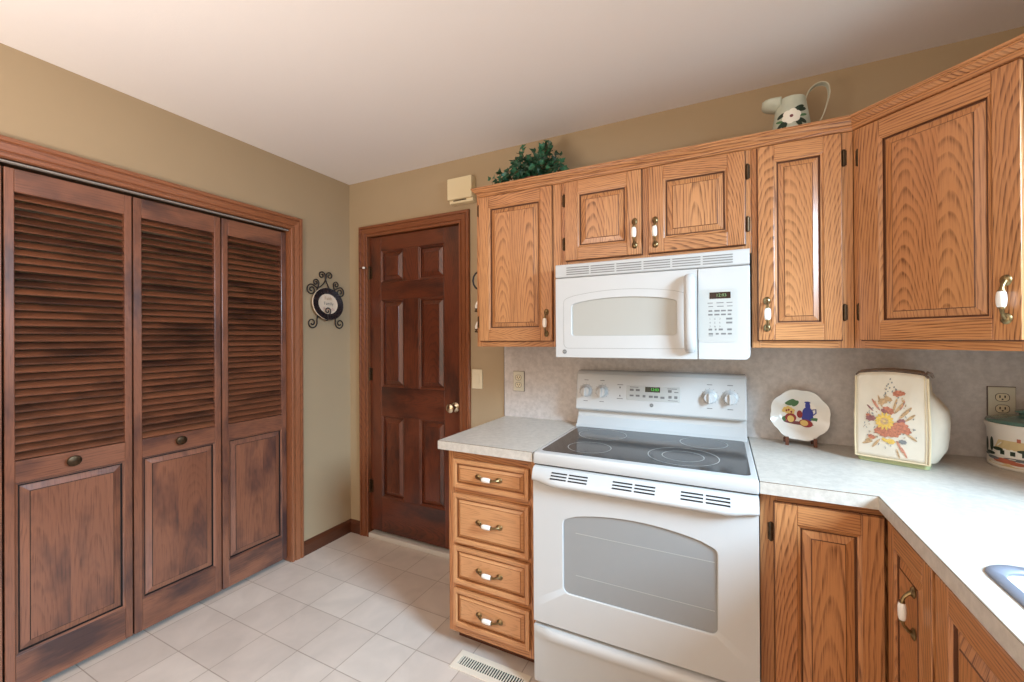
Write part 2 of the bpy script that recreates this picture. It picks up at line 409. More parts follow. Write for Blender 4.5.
# casing profile: (across, depth) across 0 = inner edge
CAS = [(0, 0), (0, .012), (.003, .014), (.013, .014), (.016, .007), (.021, .007), (.024, .013), (.048, .018), (.051, .013), (.055, .013), (.058, .020), (.071, .020), (.075, .016), (.075, 0)]
def casing(mb, x0, x1, zt, side=+1):
    """frame in x,z with front toward -y; x0,x1,zt inner edges"""
    k = len(CAS); w = CAS[-1][0]
    def pts(f): return [f(a, d) for a, d in CAS]
    L = [pts(lambda a, d: (x0-a, -d, 0)), pts(lambda a, d: (x0-a, -d, zt+a))]
    T = [pts(lambda a, d: (x0-a, -d, zt+a)), pts(lambda a, d: (x1+a, -d, zt+a))]
    R = [pts(lambda a, d: (x1+a, -d, zt+a)), pts(lambda a, d: (x1+a, -d, 0))]
    for rr, g, c in ((L, 'z', (x0-w/2, 0, 0)), (T, 'x', (0, 0, zt+w/2)), (R, 'z', (x1+w/2, 0, 0))):
        mb.loft(rr, 0, True, True, W(g, c))
    return mb
cas = casing(MB(), -1.985, -.459, 2.038).xf(lambda x, y, z: (-y, x, z))
# uv grain axes follow the swap: rebuild with y as the long axis on the head
cas.f = [(f, a, (({0: 1, 2: 2}[w[0]],)+((w[1][1], w[1][0], w[1][2]),)+w[2:]) if w else w) for f, a, w in cas.f]
struct(cas.build('trim_1', 'trim', smooth=True), 'brown stained casing around the louvered closet', 'trim')
cd = casing(MB(), .180, .935, 2.062)
struct(cd.build('trim_2', 'trimd', smooth=True), 'dark stained casing around the panelled door', 'trim')
jm = MB()
jm.box(DX0, .180, -.002, .12, 0, 2.062, g='z'); jm.box(.935, DX1, -.002, .12, 0, 2.062, g='z'); jm.box(DX0, DX1, -.002, .12, 2.062, DZ, g='x')
struct(jm.build('trim_3', 'trimd'), 'dark stained jamb of the panelled door', 'trim')
jc = MB()
jc.box(-.12, .002, CY1, CY1+.0, 0, CZ) if False else None
jc.box(-.12, .001, -.4625, -.4600, 0, 2.038, g='z'); jc.box(-.12, .001, -1.986, -1.984, 0, 2.038, g='z'); jc.box(-.12, .001, -1.986, -.459, 2.036, 2.044, g='y')
struct(jc.build('trim_4', 'trim'), 'brown stained jamb lining the closet opening', 'trim')
BB = [(0, 0), (-.014, 0), (-.014, .065), (-.010, .078), (-.005, .086), (0, .088)]
b1 = MB().xprism(BB, 0, .104, 0, 'x'); struct(b1.build('baseboard_back', 'base'), 'short dark baseboard beside the door casing', 'baseboard')
b2 = MB(); b2.loft([[(-y, a, z) for y, z in BB] for a in (-.384, 0)], 0, True, True, W('y', (0, 0, .04)))
struct(b2.build('baseboard_left', 'base'), 'dark baseboard between closet casing and corner', 'baseboard')
th = MB().box(.182, .933, -.014, .1, .0, .032); struct(th.build('trim_5', 'sill', bevel=.006), 'pale metal threshold under the panelled door', 'trim')

# ------------------------------------------------------------------ panelled fronts
def framed(x0, x1, z0, z1, yf, t, xs, zs, openings, fmat, parent, name='door', bw=.028, mould=.008, lip=.0, panel_g='z', label=None, mats2='oakd', skip_panel=(), ds=1.0, reveal=0):
    """frame front at y=yf, thickness t.  xs/zs unused pads.  openings: list of (x0,x1,z0,z1)."""
    mb = MB()
    if reveal: mb.box(x0-reveal, x1+reveal, yf+t-.0045, yf+t, z0-reveal, z1+reveal, 1)  # dark backing rim paints in the gap shadow and stain around the edge
    ox0 = min(o[0] for o in openings); ox1 = max(o[1] for o in openings)
    mb.box(x0, ox0, yf, yf+t, z0, z1, 0, 'z'); mb.box(ox1, x1, yf, yf+t, z0, z1, 0, 'z')
    rows = sorted(set((o[2], o[3]) for o in openings)); zc = z0
    for a, b in rows:
        mb.box(ox0, ox1, yf, yf+t, zc, a, 0, 'x'); zc = b
        cols = sorted((o[0], o[1]) for o in openings if (o[2], o[3]) == (a, b))
        for (p, q), (r, s_) in zip(cols, cols[1:]): mb.box(q, r, yf, yf+t, a, b, 0, 'z')
    mb.box(ox0, ox1, yf, yf+t, zc, z1, 0, 'x')
    pan = MB()
    for n, (a, b, c, d) in enumerate(openings):
        if n in skip_panel: continue
        R0 = [(a, c), (b, c), (b, d), (a, d)]
        ins = lambda k: [(a+k, c+k), (b-k, c+k), (b-k, d-k), (a+k, d-k)]
        Y = lambda pts, y: [(x, y, z) for x, z in pts]
        wz, wx = W('z', ((a+b)/2, 0, 0)), W('x', (0, 0, (c+d)/2))
        r1, r2, r3 = Y(R0, yf+.001*ds), Y(ins(mould*.5), yf+.004*ds), Y(ins(mould), yf+.005*ds)
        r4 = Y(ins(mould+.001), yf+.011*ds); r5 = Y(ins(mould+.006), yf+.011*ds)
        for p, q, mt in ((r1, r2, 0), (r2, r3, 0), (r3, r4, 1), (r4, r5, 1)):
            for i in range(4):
                j = (i+1) % 4; mb.poly((p[i], p[j], q[j], q[i]), mt, wx if i % 2 == 0 else wz)
        wp = W(panel_g, ((a+b)/2, 0, (c+d)/2), True)
        p0 = Y(ins(mould+.005), yf+.012*ds); p1 = Y(ins(mould+.0065), yf+.0095*ds); p2 = Y(ins(mould+bw), yf+.0035*ds); p3 = Y(ins(mould+bw+.0022), yf+.0015*ds)
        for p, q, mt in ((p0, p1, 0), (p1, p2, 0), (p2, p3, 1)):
            for i in range(4):
                j = (i+1) % 4; pan.poly((p[i], p[j], q[j], q[i]), mt, (wp[0],)+wp[1:3]+(wp[3]+.03*i,)+wp[4:] if mt == 0 else wp)
        bx0, bz0, bx1, bz1 = p3[0][0], p3[0][2], p3[2][0], p3[2][2]
        cuts = [0, 1] if panel_g == 'x' or bx1-bx0 < .13 else [0, random.choice((.38, .45, .6, .66)), 1]
        for q0, q1 in zip(cuts, cuts[1:]):
            xa, xb = bx0+(bx1-bx0)*q0, bx0+(bx1-bx0)*q1; wq = wp if len(cuts) == 2 else W('z', ((xa+xb)/2, 0, 0), True)
            pan.poly([(xa, p3[0][1], bz0), (xb, p3[0][1], bz0), (xb, p3[0][1], bz1), (xa, p3[0][1], bz1)], 0, wq)
        pan.poly([(x, yf+.013*ds, z) for x, z in ins(mould)], 0, wp)
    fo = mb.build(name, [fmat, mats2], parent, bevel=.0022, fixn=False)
    if label: fo['label'] = label
    if pan.f: pan.build('raised_panel', [fmat, mats2], fo, fixn=False)
    return fo

def pull_mb(L=.1, vertical=True):
    """porcelain-and-brass bow pull, centre at origin, front toward -y, length along z"""
    mb = MB(); h = L/2
    for s in (-1, 1):
        mb.lathe([(.001, -.001), (.010, 0), (.012, .002), (.0095, .006), (.006, .009), (.001, .010)], 14, mt=0)
        k = len(mb.v)-6*14
        for i in range(k, len(mb.v)):
            x, y, z = mb.v[i]; mb.v[i] = (x, -z, s*h+y*1.25)
        mb.tube([(0, -.004, s*h), (0, -.014, s*(h-.006)), (0, -.024, s*(h-.016)), (0, -.028, s*.023)], [.006, .0048, .0042, .0052], 8, 0)
        mb.tube([(0, -.028, s*.0245), (0, -.028, s*.0205)], .0075, 10, 0)
    mb.tube([(0, -.028, z) for z in (-.022, -.019, -.012, 0, .012, .019, .022)], [.006, .0086, .0102, .0108, .0102, .0086, .006], 12, 1)
    return mb
PULL = pull_mb().xf(lambda x, y, z: (x, y*.8, z))
def pull(parent, x, y, z, horizontal=False, label=None):
    mb = MB().add(PULL)
    if horizontal: mb.xf(lambda a, b, c: (c, b, a))
    mb.xf(lambda a, b, c: (a+x, b+y, c+z))
    o = mb.build('pull', ['brass', 'porc'], parent, smooth=True); o['label'] = label or 'brass bow pull with a white porcelain grip'; return o
def hinge(parent, x, y, z):
    mb = MB().box(x-.009, x+.009, y-.003, y, z-.026, z+.026)
    mb.tube([(x, y-.004, z-.03), (x, y-.004, z-.027), (x, y-.004, z+.027), (x, y-.004, z+.03)], [.003, .0052, .0052, .003], 8)
    o = mb.build('hinge', 'bronze', parent, bevel=.001); o['label'] = 'dark bronze butt hinge'; return o

# ------------------------------------------------------------------ wall cabinets
D = .31; ZB = 1.318; ZT = 2.09
def wall_cab(x0, x1, zb, label, doors, side_left=False):
    t = thing('wall_cabinet', label, 'cabinet', (x0, 0, zb), 0, 'oak wall cabinets')
    w = x1-x0; h = ZT-zb; mb = MB()
    e = .0006
    mb.box(e, w-e, -D+.02, -.001, 0, h, g='z')
    zs0 = .03; zs1 = h-.022
    xs = [0]+[v for d in doors for v in (d[0]-x0+.008, d[1]-x0-.008)]+[w]
    for i in range(0, len(xs), 2): mb.box(xs[i]+(e if i == 0 else 0), xs[i+1]-(e if i == len(xs)-2 else 0), -D, -D+.02, 0, h, g='z')
    for i in range(1, len(xs)-1, 2):
        mb.box(xs[i], xs[i+1], -D, -D+.02, 0, doors[0][2]-zb+.008, g='x'); mb.box(xs[i], xs[i+1], -D, -D+.02, doors[0][3]-zb-.008, h, g='x')
    mb.build('carcass', 'oak', t, bevel=.001)
    for d in doors:
        a, b, c, e_, hs, hz, st = d[0]-x0, d[1]-x0, d[2]-zb, d[3]-zb, d[4], d[5], d[6]
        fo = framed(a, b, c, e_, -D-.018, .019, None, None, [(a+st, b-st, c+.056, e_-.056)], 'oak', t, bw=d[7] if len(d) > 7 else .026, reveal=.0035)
        px = b-.027 if hs == 'L' else a+.027
        pull(fo, px, -D-.018, hz-zb)
        hx = a-.009 if hs == 'L' else b+.009
        for z in d[8] if len(d) > 8 else (c+.08, e_-.08): hinge(fo, hx, -D, z)
    return t
X0, X1, X2, X3 = 1.2458, 1.7035, 2.4665, 2.775
wall_cab(X0, X1, ZB, 'oak wall cabinet with one door, left of the microwave, under the ivy', [(1.268, 1.660, 1.347, 2.068, 'L', 1.43, .057, .024, (.125, .69))])
wall_cab(X1, X2, 1.680, 'short two-door oak wall cabinet directly above the microwave', [(1.726, 2.063, 1.711, 2.068, 'L', 1.80, .06, .026, (.11, .31)), (2.092, 2.445, 1.711, 2.068, 'R', 1.795, .06, .026, (.11, .31))])
wall_cab(X2, X3, ZB, 'narrow oak wall cabinet right of the microwave, under the pitcher', [(2.487, 2.739, 1.347, 2.068, 'R', 1.443, .052, .022, (.125, .665))])
dc = thing('wall_cabinet', 'wide oak corner wall cabinet set diagonally above the canister', 'cabinet', (X3, -D, ZB), -45, 'oak wall cabinets')
r2 = math.sqrt(.5); h = ZT-ZB
def dl(x, y): dx, dy = x-X3, y+D; return ((dx-dy)*r2, (dx+dy)*r2)
pent = [dl(X3+.001, -D+.001), dl(X3+.001, -.001), dl(XR-.001, -.001), dl(XR-.001, -.615), dl(XR-.305, -.615)]
wpent = W('z'); FW_ = .432
body = MB(); body.loft([[(x, y+.0, z) for x, y in [(0.001, .02), pent[1], pent[2], pent[3], (FW_, .02)]] for z in (0, h)], 0, True, True, wpent)
body.box(.001, .033, 0, .02, 0, h, g='z'); body.box(.397, FW_, 0, .02, 0, h, g='z'); body.box(.033, .397, 0, .02, 0, .037, g='x'); body.box(.033, .397, 0, .02, h-.03, h, g='x')
body.build('carcass', 'oak', dc, bevel=.001)
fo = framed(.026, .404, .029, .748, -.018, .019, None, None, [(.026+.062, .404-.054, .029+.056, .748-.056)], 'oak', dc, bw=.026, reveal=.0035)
pull(fo, .376, -.018, .135); hinge(fo, .018, 0, .125); hinge(fo, .018, 0, .655)

# crown moulding along the tops
CP = [(0, 0), (-.008, .002), (-.013, .010), (-.013, .017), (-.019, .019), (-.030, .029), (-.030, .034), (-.036, .035), (-.036, .044), (0, .044)]
zc = 2.072
def crown_pt(base, nrm, y, z): return (base[0]-nrm[0]*y, base[1]-nrm[1]*y, zc+z)
cw = MB()
n1 = (0, -1); nd = (-r2, -r2); nm = Vector((n1[0]+nd[0], n1[1]+nd[1])); nm = nm/nm.dot(Vector(n1))
nl = (-1, -1)
R = [[(X0+.022+(y), -D+y, zc+z) for y, z in CP], [(X3+nm[0]*-y, -D+nm[1]*-y, zc+z) for y, z in CP]]
cw.loft(R, 0, True, True, W('x', (0, -D, zc+.02)))
e2 = (X3+FW_*r2, -D-FW_*r2)
R = [[(X3+nm[0]*-y, -D+nm[1]*-y, zc+z) for y, z in CP], [(e2[0]+nd[0]*-y, e2[1]+nd[1]*-y, zc+z) for y, z in CP]]
cw.loft(R, 0, True, True, W('x', (0, 0, zc+.02)))
cw.xf(lambda x, y, z: (x-X0, y+.0005 if False else y-.0006, z-zc))
cr = thing('crown_molding', 'stepped oak crown molding running along the wall cabinet tops', 'molding', (X0, 0, zc))
cw.build('molding_run', 'oak', cr, bevel=.0008)
lf = MB().loft([[(X0-.001-(-y)*.0, 0, 0)] for y, z in CP], 0, False) if False else MB()

# hooks screwed to the left side of the first wall cabinet
def side_hook(z, kind, label):
    t = thing('cabinet_hook', label, 'hook', (X0-.0005, -.300, z), 0, 'hooks on the cabinet side')
    if kind == 'bow':
        mb = MB().tube([(0, -.004, .043), (-.010, -.008, .036), (-.020, -.010, .02), (-.024, -.010, 0), (-.020, -.010, -.02), (-.010, -.008, -.036), (0, -.004, -.043)], [.005, .0045, .0045, .005, .0045, .0045, .005], 8)
        mb.build('bow', 'iron', t, smooth=True)
    else:
        MB().tube([(0, 0, .03), (-.004, -.002, .02), (-.009, -.004, .005), (-.009, -.004, -.008)], [.004, .006, .007, .006], 8).build('porcelain_arm', 'porc', t, smooth=True)
        mb = MB().tube([(-.009, -.004, -.008), (-.008, -.005, -.018), (-.004, -.005, -.024), (0, -.004, -.026)], .0045, 8)
        mb.tube([(-.016, -.005, -.010), (-.002, -.004, -.010)], .0035, 6)
        mb.tube([(-.016, -.005, -.022), (-.002, -.004, -.022)], .0045, 6); mb.build('brass_tip', 'bronze', t, smooth=True)
side_hook(1.656, 'bow', 'dark iron bow hook on the cabinet side, topmost of the three')
side_hook(1.522, 'p', 'porcelain and brass hook on the cabinet side, middle of the three')
side_hook(1.417, 'p', 'porcelain and brass hook on the cabinet side, lowest of the three')

# ------------------------------------------------------------------ base cabinets
LB0, LB1 = 1.278, 1.700; FY = -.61
bc = thing('base_cabinet', 'narrow oak base cabinet with a stack of four drawers, left of the range', 'cabinet', (LB0, 0, 0), 0)
w = LB1-LB0; mb = MB()
mb.box(0, w, FY+.02, -.001, .075, .8755, g='z')
mb.box(0, .034, FY, FY+.02, .075, .8755, g='z'); mb.box(w-.036, w, FY, FY+.02, .075, .8755, g='z')
for a, b in ((.075, .12), (.265, .302), (.452, .48), (.68, .715), (.83, .8755)): mb.box(.034, w-.036, FY, FY+.02, a, b, g='x')
mb.build('carcass', 'oak', bc, bevel=.001)
MB().box(0, w, FY+.075, FY+.09, 0, .075, g='x').build('toe_kick', 'base', bc)
for a, b, nm_ in ((.713, .836, 'top'), (.476, .686, ''), (.298, .458, ''), (.114, .272, '')):
    x0, x1 = .032, w-.028
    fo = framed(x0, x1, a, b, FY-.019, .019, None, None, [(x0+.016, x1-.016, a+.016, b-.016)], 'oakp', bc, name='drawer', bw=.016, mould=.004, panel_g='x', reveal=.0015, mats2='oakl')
    pull(fo, (x0+x1)/2+.0, FY-.019, (a+b)/2+.0, True)

# corner base cabinet with a folding two-leaf door, and the sink base beyond it
XF = 2.79                      # face of the right-hand run (looks toward -x)
kb = thing('base_cabinet', 'oak corner base cabinet with a two-leaf folding door, right of the range', 'cabinet', (2.468, 0, 0), 0)
mb = MB(); ox = 2.468
mb.box(0, XF-ox, FY+.02, -.001, .1, .8755, g='z'); mb.box(XF-ox+.02, XR-ox-.001, -.918, -.001, .1, .8755, g='z')
mb.box(0, .045, FY, FY+.02, .1, .8755, g='z'); mb.box(.045, XF-ox+.02, FY, FY+.02, .845, .8755, g='x'); mb.box(.045, XF-ox+.02, FY, FY+.02, .1, .14, g='x')
mb.box(XF-ox, XF-ox+.02, -.918, FY, .845, .8755, g='y'); mb.box(XF-ox, XF-ox+.02, -.918, FY, .1, .14, g='y')
mb.box(XF-ox, XF-ox+.02, FY, FY+.02, .14, .845, g='z')
mb.build('carcass', 'oak', kb, bevel=.001)
tk = MB().box(0, XF-ox+.07, FY+.075, FY+.09, 0, .1, g='x').box(XF-ox+.075, XF-ox+.09, -.918, FY+.075, 0, .1, g='y'); tk.build('toe_kick', 'base', kb)
a, b = .038, 2.768-ox
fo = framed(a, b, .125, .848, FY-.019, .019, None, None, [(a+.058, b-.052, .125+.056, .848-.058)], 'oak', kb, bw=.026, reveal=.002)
hinge(fo, a-.009, FY, .752); hinge(fo, a-.009, FY, .21)
# second leaf on the right-hand run: build facing -y then turn to face -x
def turned(obj_list):
    pass
leaf = bpy.data.objects.new('door_leaf', None)
def rot_mesh(o, ox, oy):
    for v in o.data.vertices:
        x, y, z = v.co; v.co = (y+ox, -x+oy, z)
    o.data.update()
    for ch in o.children: rot_mesh(ch, ox, oy)
bpy.data.objects.remove(leaf)
def turned_door(parent, w_, z0, z1, ox_, oy_, **k):
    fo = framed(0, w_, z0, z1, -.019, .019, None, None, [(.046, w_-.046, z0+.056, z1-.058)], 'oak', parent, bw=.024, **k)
    return fo
fo = turned_door(kb, .272, .125, .848, 0, 0)
pull(fo, .180, -.019, .696)
rot_mesh(fo, XF-ox, -.640)
sb = thing('base_cabinet', 'oak sink base cabinet at the right edge, below the sink', 'cabinet', (XF, -.92, 0), 0)
mb = MB()
mb.box(.02, XR-XF-.001, -1.05, 0, .1, .70, g='z')
for a, b in ((0, .03), (.51, .55), (1.02, 1.05)): mb.box(0, .02, -b, -a, .1, .8755, g='z')
for a, b in ((.1, .14), (.655, .70), (.845, .8755)):
    for p, q in ((.03, .51), (.55, 1.02)): mb.box(0, .02, -q, -p, a, b, g='y')
mb.build('carcass', 'oak', sb, bevel=.001)
MB().box(.075, .09, -1.05, 0, 0, .1, g='y').build('toe_kick', 'base', sb)
for k in range(2):
    x0 = .012+.52*k; x1 = x0+.505
    fo = framed(x0, x1, .125, .848, -.019, .019, None, None, [(x0+.058, x1-.058, .125+.056, .848-.058)], 'oak', sb, bw=.03)
    pull(fo, x1-.027 if k == 0 else x0+.027, -.019, .74)
    rot_mesh(fo, 0, 0)

# ------------------------------------------------------------------ countertops, backsplash, sink
CT0, CT1 = .8762, .914
ct = thing('countertop', 'short pale laminate countertop left of the range, over the drawers', 'countertop', (1.2468, 0, CT0))
MB().box(0, .4525, -.646, -.001, 0, CT1-CT0).build('slab', 'lam', ct, bevel=.0015)
MB().box(0, .4525, -.6485, -.6465, .0005, .0366).build('front_edge', 'lam', ct)
MB().box(0, .4525, -.6487, -.6467, .0367, .0381).build('edge_seam', 'seam', ct)
cx0 = 2.4665; xi = 2.7527; YE = -2.0
ct = thing('countertop', 'long L-shaped pale laminate countertop wrapping the corner right of the range', 'countertop', (cx0, 0, CT0))
SX0, SX1, SY0, SY1 = 2.803, 3.31, -1.78, -1.0
xs = [0, xi-cx0, SX0+.014-cx0, SX1-.014-cx0, XR-cx0-.001]; ys = [YE, SY0+.014, SY1-.014, -.646, -.001]
mb = cells(xs, ys, lambda i, j: not (i == 0 and j < 3) and not (i == 2 and j == 1), 0, CT1-CT0)
mb.build('slab', 'lam', ct)
ed = MB().box(0, xi-cx0-.0025, -.6485, -.6462, .0005, .0366).box(xi-cx0-.0025, xi-cx0-.0002, YE, -.6462, .0005, .0366)
ed.build('front_edge', 'lam', ct)
ed = MB().box(0, xi-cx0-.0027, -.6487, -.6467, .0367, .0381).box(xi-cx0-.0027, xi-cx0-.0007, YE, -.6467, .0367, .0381)
ed.build('edge_seam', 'seam', ct)
bs = thing('backsplash', 'pale grey laminate backsplash sheet between counters and wall cabinets', 'backsplash', (1.238, 0, CT1+.0005))
MB().box(.002, XR-1.238-.001, -.004, -.0005, 0, ZB-CT1-.001).build('back_sheet', 'splash', bs)
MB().box(0, .002, -.006, -.0005, 0, ZB-CT1-.001).build('edge_strip', 'clothb', bs)
sk = thing('sink', 'white sink with a steel rim set into the counter at the right edge', 'sink', (SX0, SY0, CT1))
def rr3(ins, r, z): return [(x, y, z) for x, y in rrect(ins, SX1-SX0-ins, ins, SY1-SY0-ins, r, 6)]
rim = MB(); rim.loft([rr3(0, .055, .0), rr3(.001, .055, .004), rr3(.006, .05, .007), rr3(.020, .042, .006), rr3(.024, .04, .002), rr3(.024, .04, -.004)], 0, False)
rim.build('steel_rim', 'steel', sk, smooth=True)
bas = MB(); bas.loft([rr3(.023, .04, -.001), rr3(.03, .045, -.02), rr3(.045, .05, -.15), rr3(.08, .05, -.17)], 0, False)
bas.poly(rr3(.08, .05, -.17)); bas.build('basin', 'porc', sk, smooth=True, fixn=False)

# ------------------------------------------------------------------ closet doors (two bifold pairs)
XC = -.03
LEAVES = [(-1.972, -1.604, 'far left'), (-1.598, -1.2185, ''), (-1.2125, -.8415, ''), (-.8345, -.4665, '')]
LL = ['louvered closet door leaf cut off by the left edge of the photo', 'large louvered closet door leaf nearest the camera, with an oval bronze knob',
      'middle louvered closet door leaf with a bronze knob, between two other leaves', 'louvered closet door leaf without knob, next to the right-hand casing']
for n, (y0, y1, _) in enumerate(LEAVES):
    t = thing('door_%d' % (n+2), LL[n], 'closet door', (XC, y0, .022), 90, None, 'structure')
    w = y1-y0; st = .027 if n else .03; zt = 1.992
    lo, hi = .880, 1.904; st = .026 if n == 1 else .03
    o2 = [(st, w-st, .143, .797), (st, w-st, lo, hi)]
    frm = framed(0, w, 0, zt, 0, .03, None, None, [o2[0], o2[1]], 'closet', t, name='frame', bw=.03, skip_panel=(1,), mats2='darkgap')
    lv = MB(); nsl = 34; pitch = (hi-lo)/nsl
    for k in range(nsl):
        zc_ = lo+pitch*(k+.5); a = math.radians(46)
        dy, dz = math.cos(a), -math.sin(a)                # slopes down toward the room
        hw_, ht = .0158, .0028; cy_ = .015
        pts = []
        for p, q in ((-hw_, -ht), (hw_, -ht), (hw_, ht), (-hw_, ht)):
            pts.append((cy_-p*dy-q*dz*0 - q*math.sin(a), zc_+p*dz+q*math.cos(a)))
        lv.xprism(pts, st-.0005, w-st+.0005, 0, 'x')
    lv.build('louvers', 'slat', frm, bevel=.0008)
    if n in (1, 2):
        kb_ = MB().lathe([(.001, 0), (.012, 0), (.010, .006), (.008, .014), (.016, .02), (.019, .026), (.017, .031), (.008, .034), (.001, .0345)], 24)
        cxk = w/2
        kb_.xf(lambda x, y, z: (cxk-.008+x*1.25, -z*.9-.0005, .846+y*1.15)); o = kb_.build('knob', 'bronze', t, smooth=True); o['label'] = 'oval oil-rubbed bronze knob'
tr = thing('closet_track', 'thin metal track across the top of the closet opening', 'track', (-.012, -1.97, 2.020))
MB().box(-.01, .012, 0, 1.505, .004, .0105).build('rail', 'trackm', tr, bevel=.002)

# ------------------------------------------------------------------ entry door
ed_ = thing('door_1', 'dark stained six-panel wooden door with a brass knob', 'door', (.183, .0, .048), 0, None, 'structure')
ops = [(.101, .294, .235, .79), (.424, .624, .235, .79), (.101, .294, .987, 1.577), (.424, .624, .987, 1.577), (.101, .294, 1.697, 1.912), (.424, .624, 1.697, 1.912)]
frm = framed(0, .749, 0, 2.01, .012, .04, None, None, ops, 'stain', ed_, name='slab', bw=.03, mould=.012, mats2='stain', ds=1.7)
kn = MB().lathe([(.001, 0), (.031, 0), (.031, .003), (.024, .009), (.013, .014), (.011, .03), (.016, .037), (.026, .043), (.0285, .052), (.027, .062), (.018, .069), (.001, .071)], 28)
kn.xf(lambda x, y, z: (.705+x, .012-z, .888+y)); kn.build('knob', 'nickel', ed_, smooth=True)
for z in (.30, 1.07, 1.77):
    mb = MB().tube([(-.001, .004, z-.045), (-.001, .004, z+.045)], .0065, 10); mb.box(.0, .022, .0095, .0118, z-.043, z+.043); mb.build('hinge', 'bronze', ed_)
mb = MB().tube([(-.006, 0, 1.80), (-.01, -.028, 1.80), (-.014, -.03, 1.80)], .004, 8); mb.tube([(-.012, -.03, 1.80), (-.05, -.034, 1.80)], .0035, 8)
o = mb.build('hinge_stop', 'bronze', ed_)
MB().lathe([(.001, -.008), (.008, -.006), (.009, 0), (.008, .006), (.001, .008)], 12, (-.012, -.034, 1.80)).build('stop_bumper', 'porc', o, smooth=True)

# ------------------------------------------------------------------ range
RX0, RX1 = 1.7035, 2.4645; RW = RX1-RX0
rg = thing('range', 'white freestanding electric range with black glass cooktop', 'range', (RX0, 0, 0))
mb = MB().box(.002, RW-.002, -.633, -.03, .03, .868); mb.box(.02, RW-.02, -.6, -.05, 0, .03)
mb.build('body', 'white', rg, bevel=.003)
# cooktop rim + glass
def rr_xy(x0, x1, y0, y1, r, z): return [(x, y, z) for x, y in rrect(x0, x1, y0, y1, r, 5)]
ck = MB(); ck.loft([rr_xy(.001, RW-.001, -.652, -.032, .006, .874), rr_xy(.0, RW, -.655, -.031, .008, .880), rr_xy(.0, RW, -.655, -.031, .008, .909), rr_xy(.003, RW-.003, -.651, -.034, .01, .9165), rr_xy(.008, RW-.008, -.645, -.04, .012, .9185)], 0, True)
ct_ = ck.build('cooktop', 'white', rg, smooth=True)
gl = MB(); gl.loft([rr_xy(.02, RW-.02, -.622, -.125, .022, .9186), rr_xy(.022, RW-.022, -.620, -.127, .02, .9196)], 0, True); gl.build('glass', 'cooktop', ct_)
def ringz(mb, cx, cy, r, wd, z):
    n = 48
    mb.loft([[(cx+q*math.cos(2*PI*j/n), cy+q*math.sin(2*PI*j/n), z) for j in range(n)] for q in (r-wd/2, r+wd/2)], 0, False)
el = MB()
for cx, cy, rs in ((.182, -.502, (.085,)), (.172, -.258, (.105,)), (.528, -.478, (.122, .072)), (.588, -.232, (.09,))):
    for r in rs:
        el = MB(); ringz(el, cx, cy, r, .003, .9202); el.build('burner_ring', 'elem', ct_, fixn=False)
o = text_mb('GE', .012); o.xf(lambda x, y, z: (.43+x, -.575+y, .9203)); o.build('glass_print', 'grey', ct_, fixn=False) if False else None
# backguard
bg_ = MB()
low = [(-.03, .9), (-.125, .918), (-.105, .93), (-.075, .965), (-.07, 1.005), (-.03, 1.005)]
bg_.xprism(low, -.002, RW-.008)
b0 = bg_.build('backguard', 'white', rg, bevel=.004)
pc = MB(); prof = [(-.012, 1.0), (-.098, .998), (-.106, 1.006), (-.076, 1.176), (-.066, 1.189), (-.05, 1.194), (-.012, 1.194)]
pc.xprism(prof, -.006, RW-.008); cpn = pc.build('control_panel', 'white', rg, bevel=.010, seg=4)
tl = math.atan2(.03, .17)
def cp(x, s_, d):     # point on the sloped face: x, height along the face, distance out
    return (x, -.106+s_*math.sin(tl)-d*math.cos(tl), 1.006+s_*math.cos(tl)-d*math.sin(tl))
def face_mb(mb): return mb.xf(lambda x, y, z: cp(x, y, z))     # local x, up, out
inset = MB(); inset.loft([[(x, y, .0005) for x, y in rrect(.246, .488, .056, .125, .006)], [(x, y, .0016) for x, y in rrect(.247, .487, .057, .124, .006)]], 0, True)
face_mb(inset).build('keypad', 'white2', cpn)
ds = MB().box(.333, .400, .098, .125-.003, .0016, .0024); face_mb(ds).build('display', 'dispgreen', cpn)
dg = text_mb('12:03', .017); dg.xf(lambda x, y, z: (.376+x, .110+y, .0028)); face_mb(dg).build('clock_digits', 'led', cpn, fixn=False)
mk = MB()
for x, y, w_, h_ in ((.262, .117, .04, .003), (.262, .1, .018, .010), (.29, .1, .018, .010), (.262, .074, .018, .008), (.29, .074, .018, .009), (.322, .072, .013, .011), (.350, .072, .018, .010), (.373, .072, .018, .010), (.402, .070, .018, .010),
                     (.432, .116, .042, .003), (.435, .1, .016, .012), (.462, .1, .018, .004), (.437, .073, .014, .012), (.462, .073, .014, .012), (.435, .062, .042, .0025)):
    mk.box(x, x+w_, y, y+h_, .0016, .002)
face_mb(mk).build('keypad_print', 'grey', cpn)
x = .215
for q0, q1 in ((.117, .106), (.07, .08)): face_mb(MB().loft([[(x-.005, q0, q), (x+.005, q0, q), (x, q1, q)] for q in (.0002, .0008)], 0)).build('arrow_print', 'grey', cpn)
for q in (.125, .058): face_mb(MB().box(x-.014, x+.014, q, q+.003, .0002, .0008)).build('arrow_label', 'grey', cpn)
for cx in (.046, .127, .609, .690):
    mk = MB()
    for k in range(11):
        a = math.radians(-50+28*k); mk.box(cx+.035*math.cos(a)-.0012, cx+.035*math.cos(a)+.0012, .092+.035*math.sin(a)-.0012, .092+.035*math.sin(a)+.0012, .0002, .0008)
    face_mb(mk).build('dial_ticks', 'grey', cpn)
    for q in (.142, .038): face_mb(MB().box(cx-.011, cx+.011, q, q+.003, .0002, .0008)).build('dial_label', 'grey', cpn)
lg = MB().lathe([(.0001, .0004), (.0085, .0004), (.0085, .0012), (.0001, .0012)], 24, (.363, .037, 0)); face_mb(lg); lo_ = lg.build('emblem', 'grey', cpn)
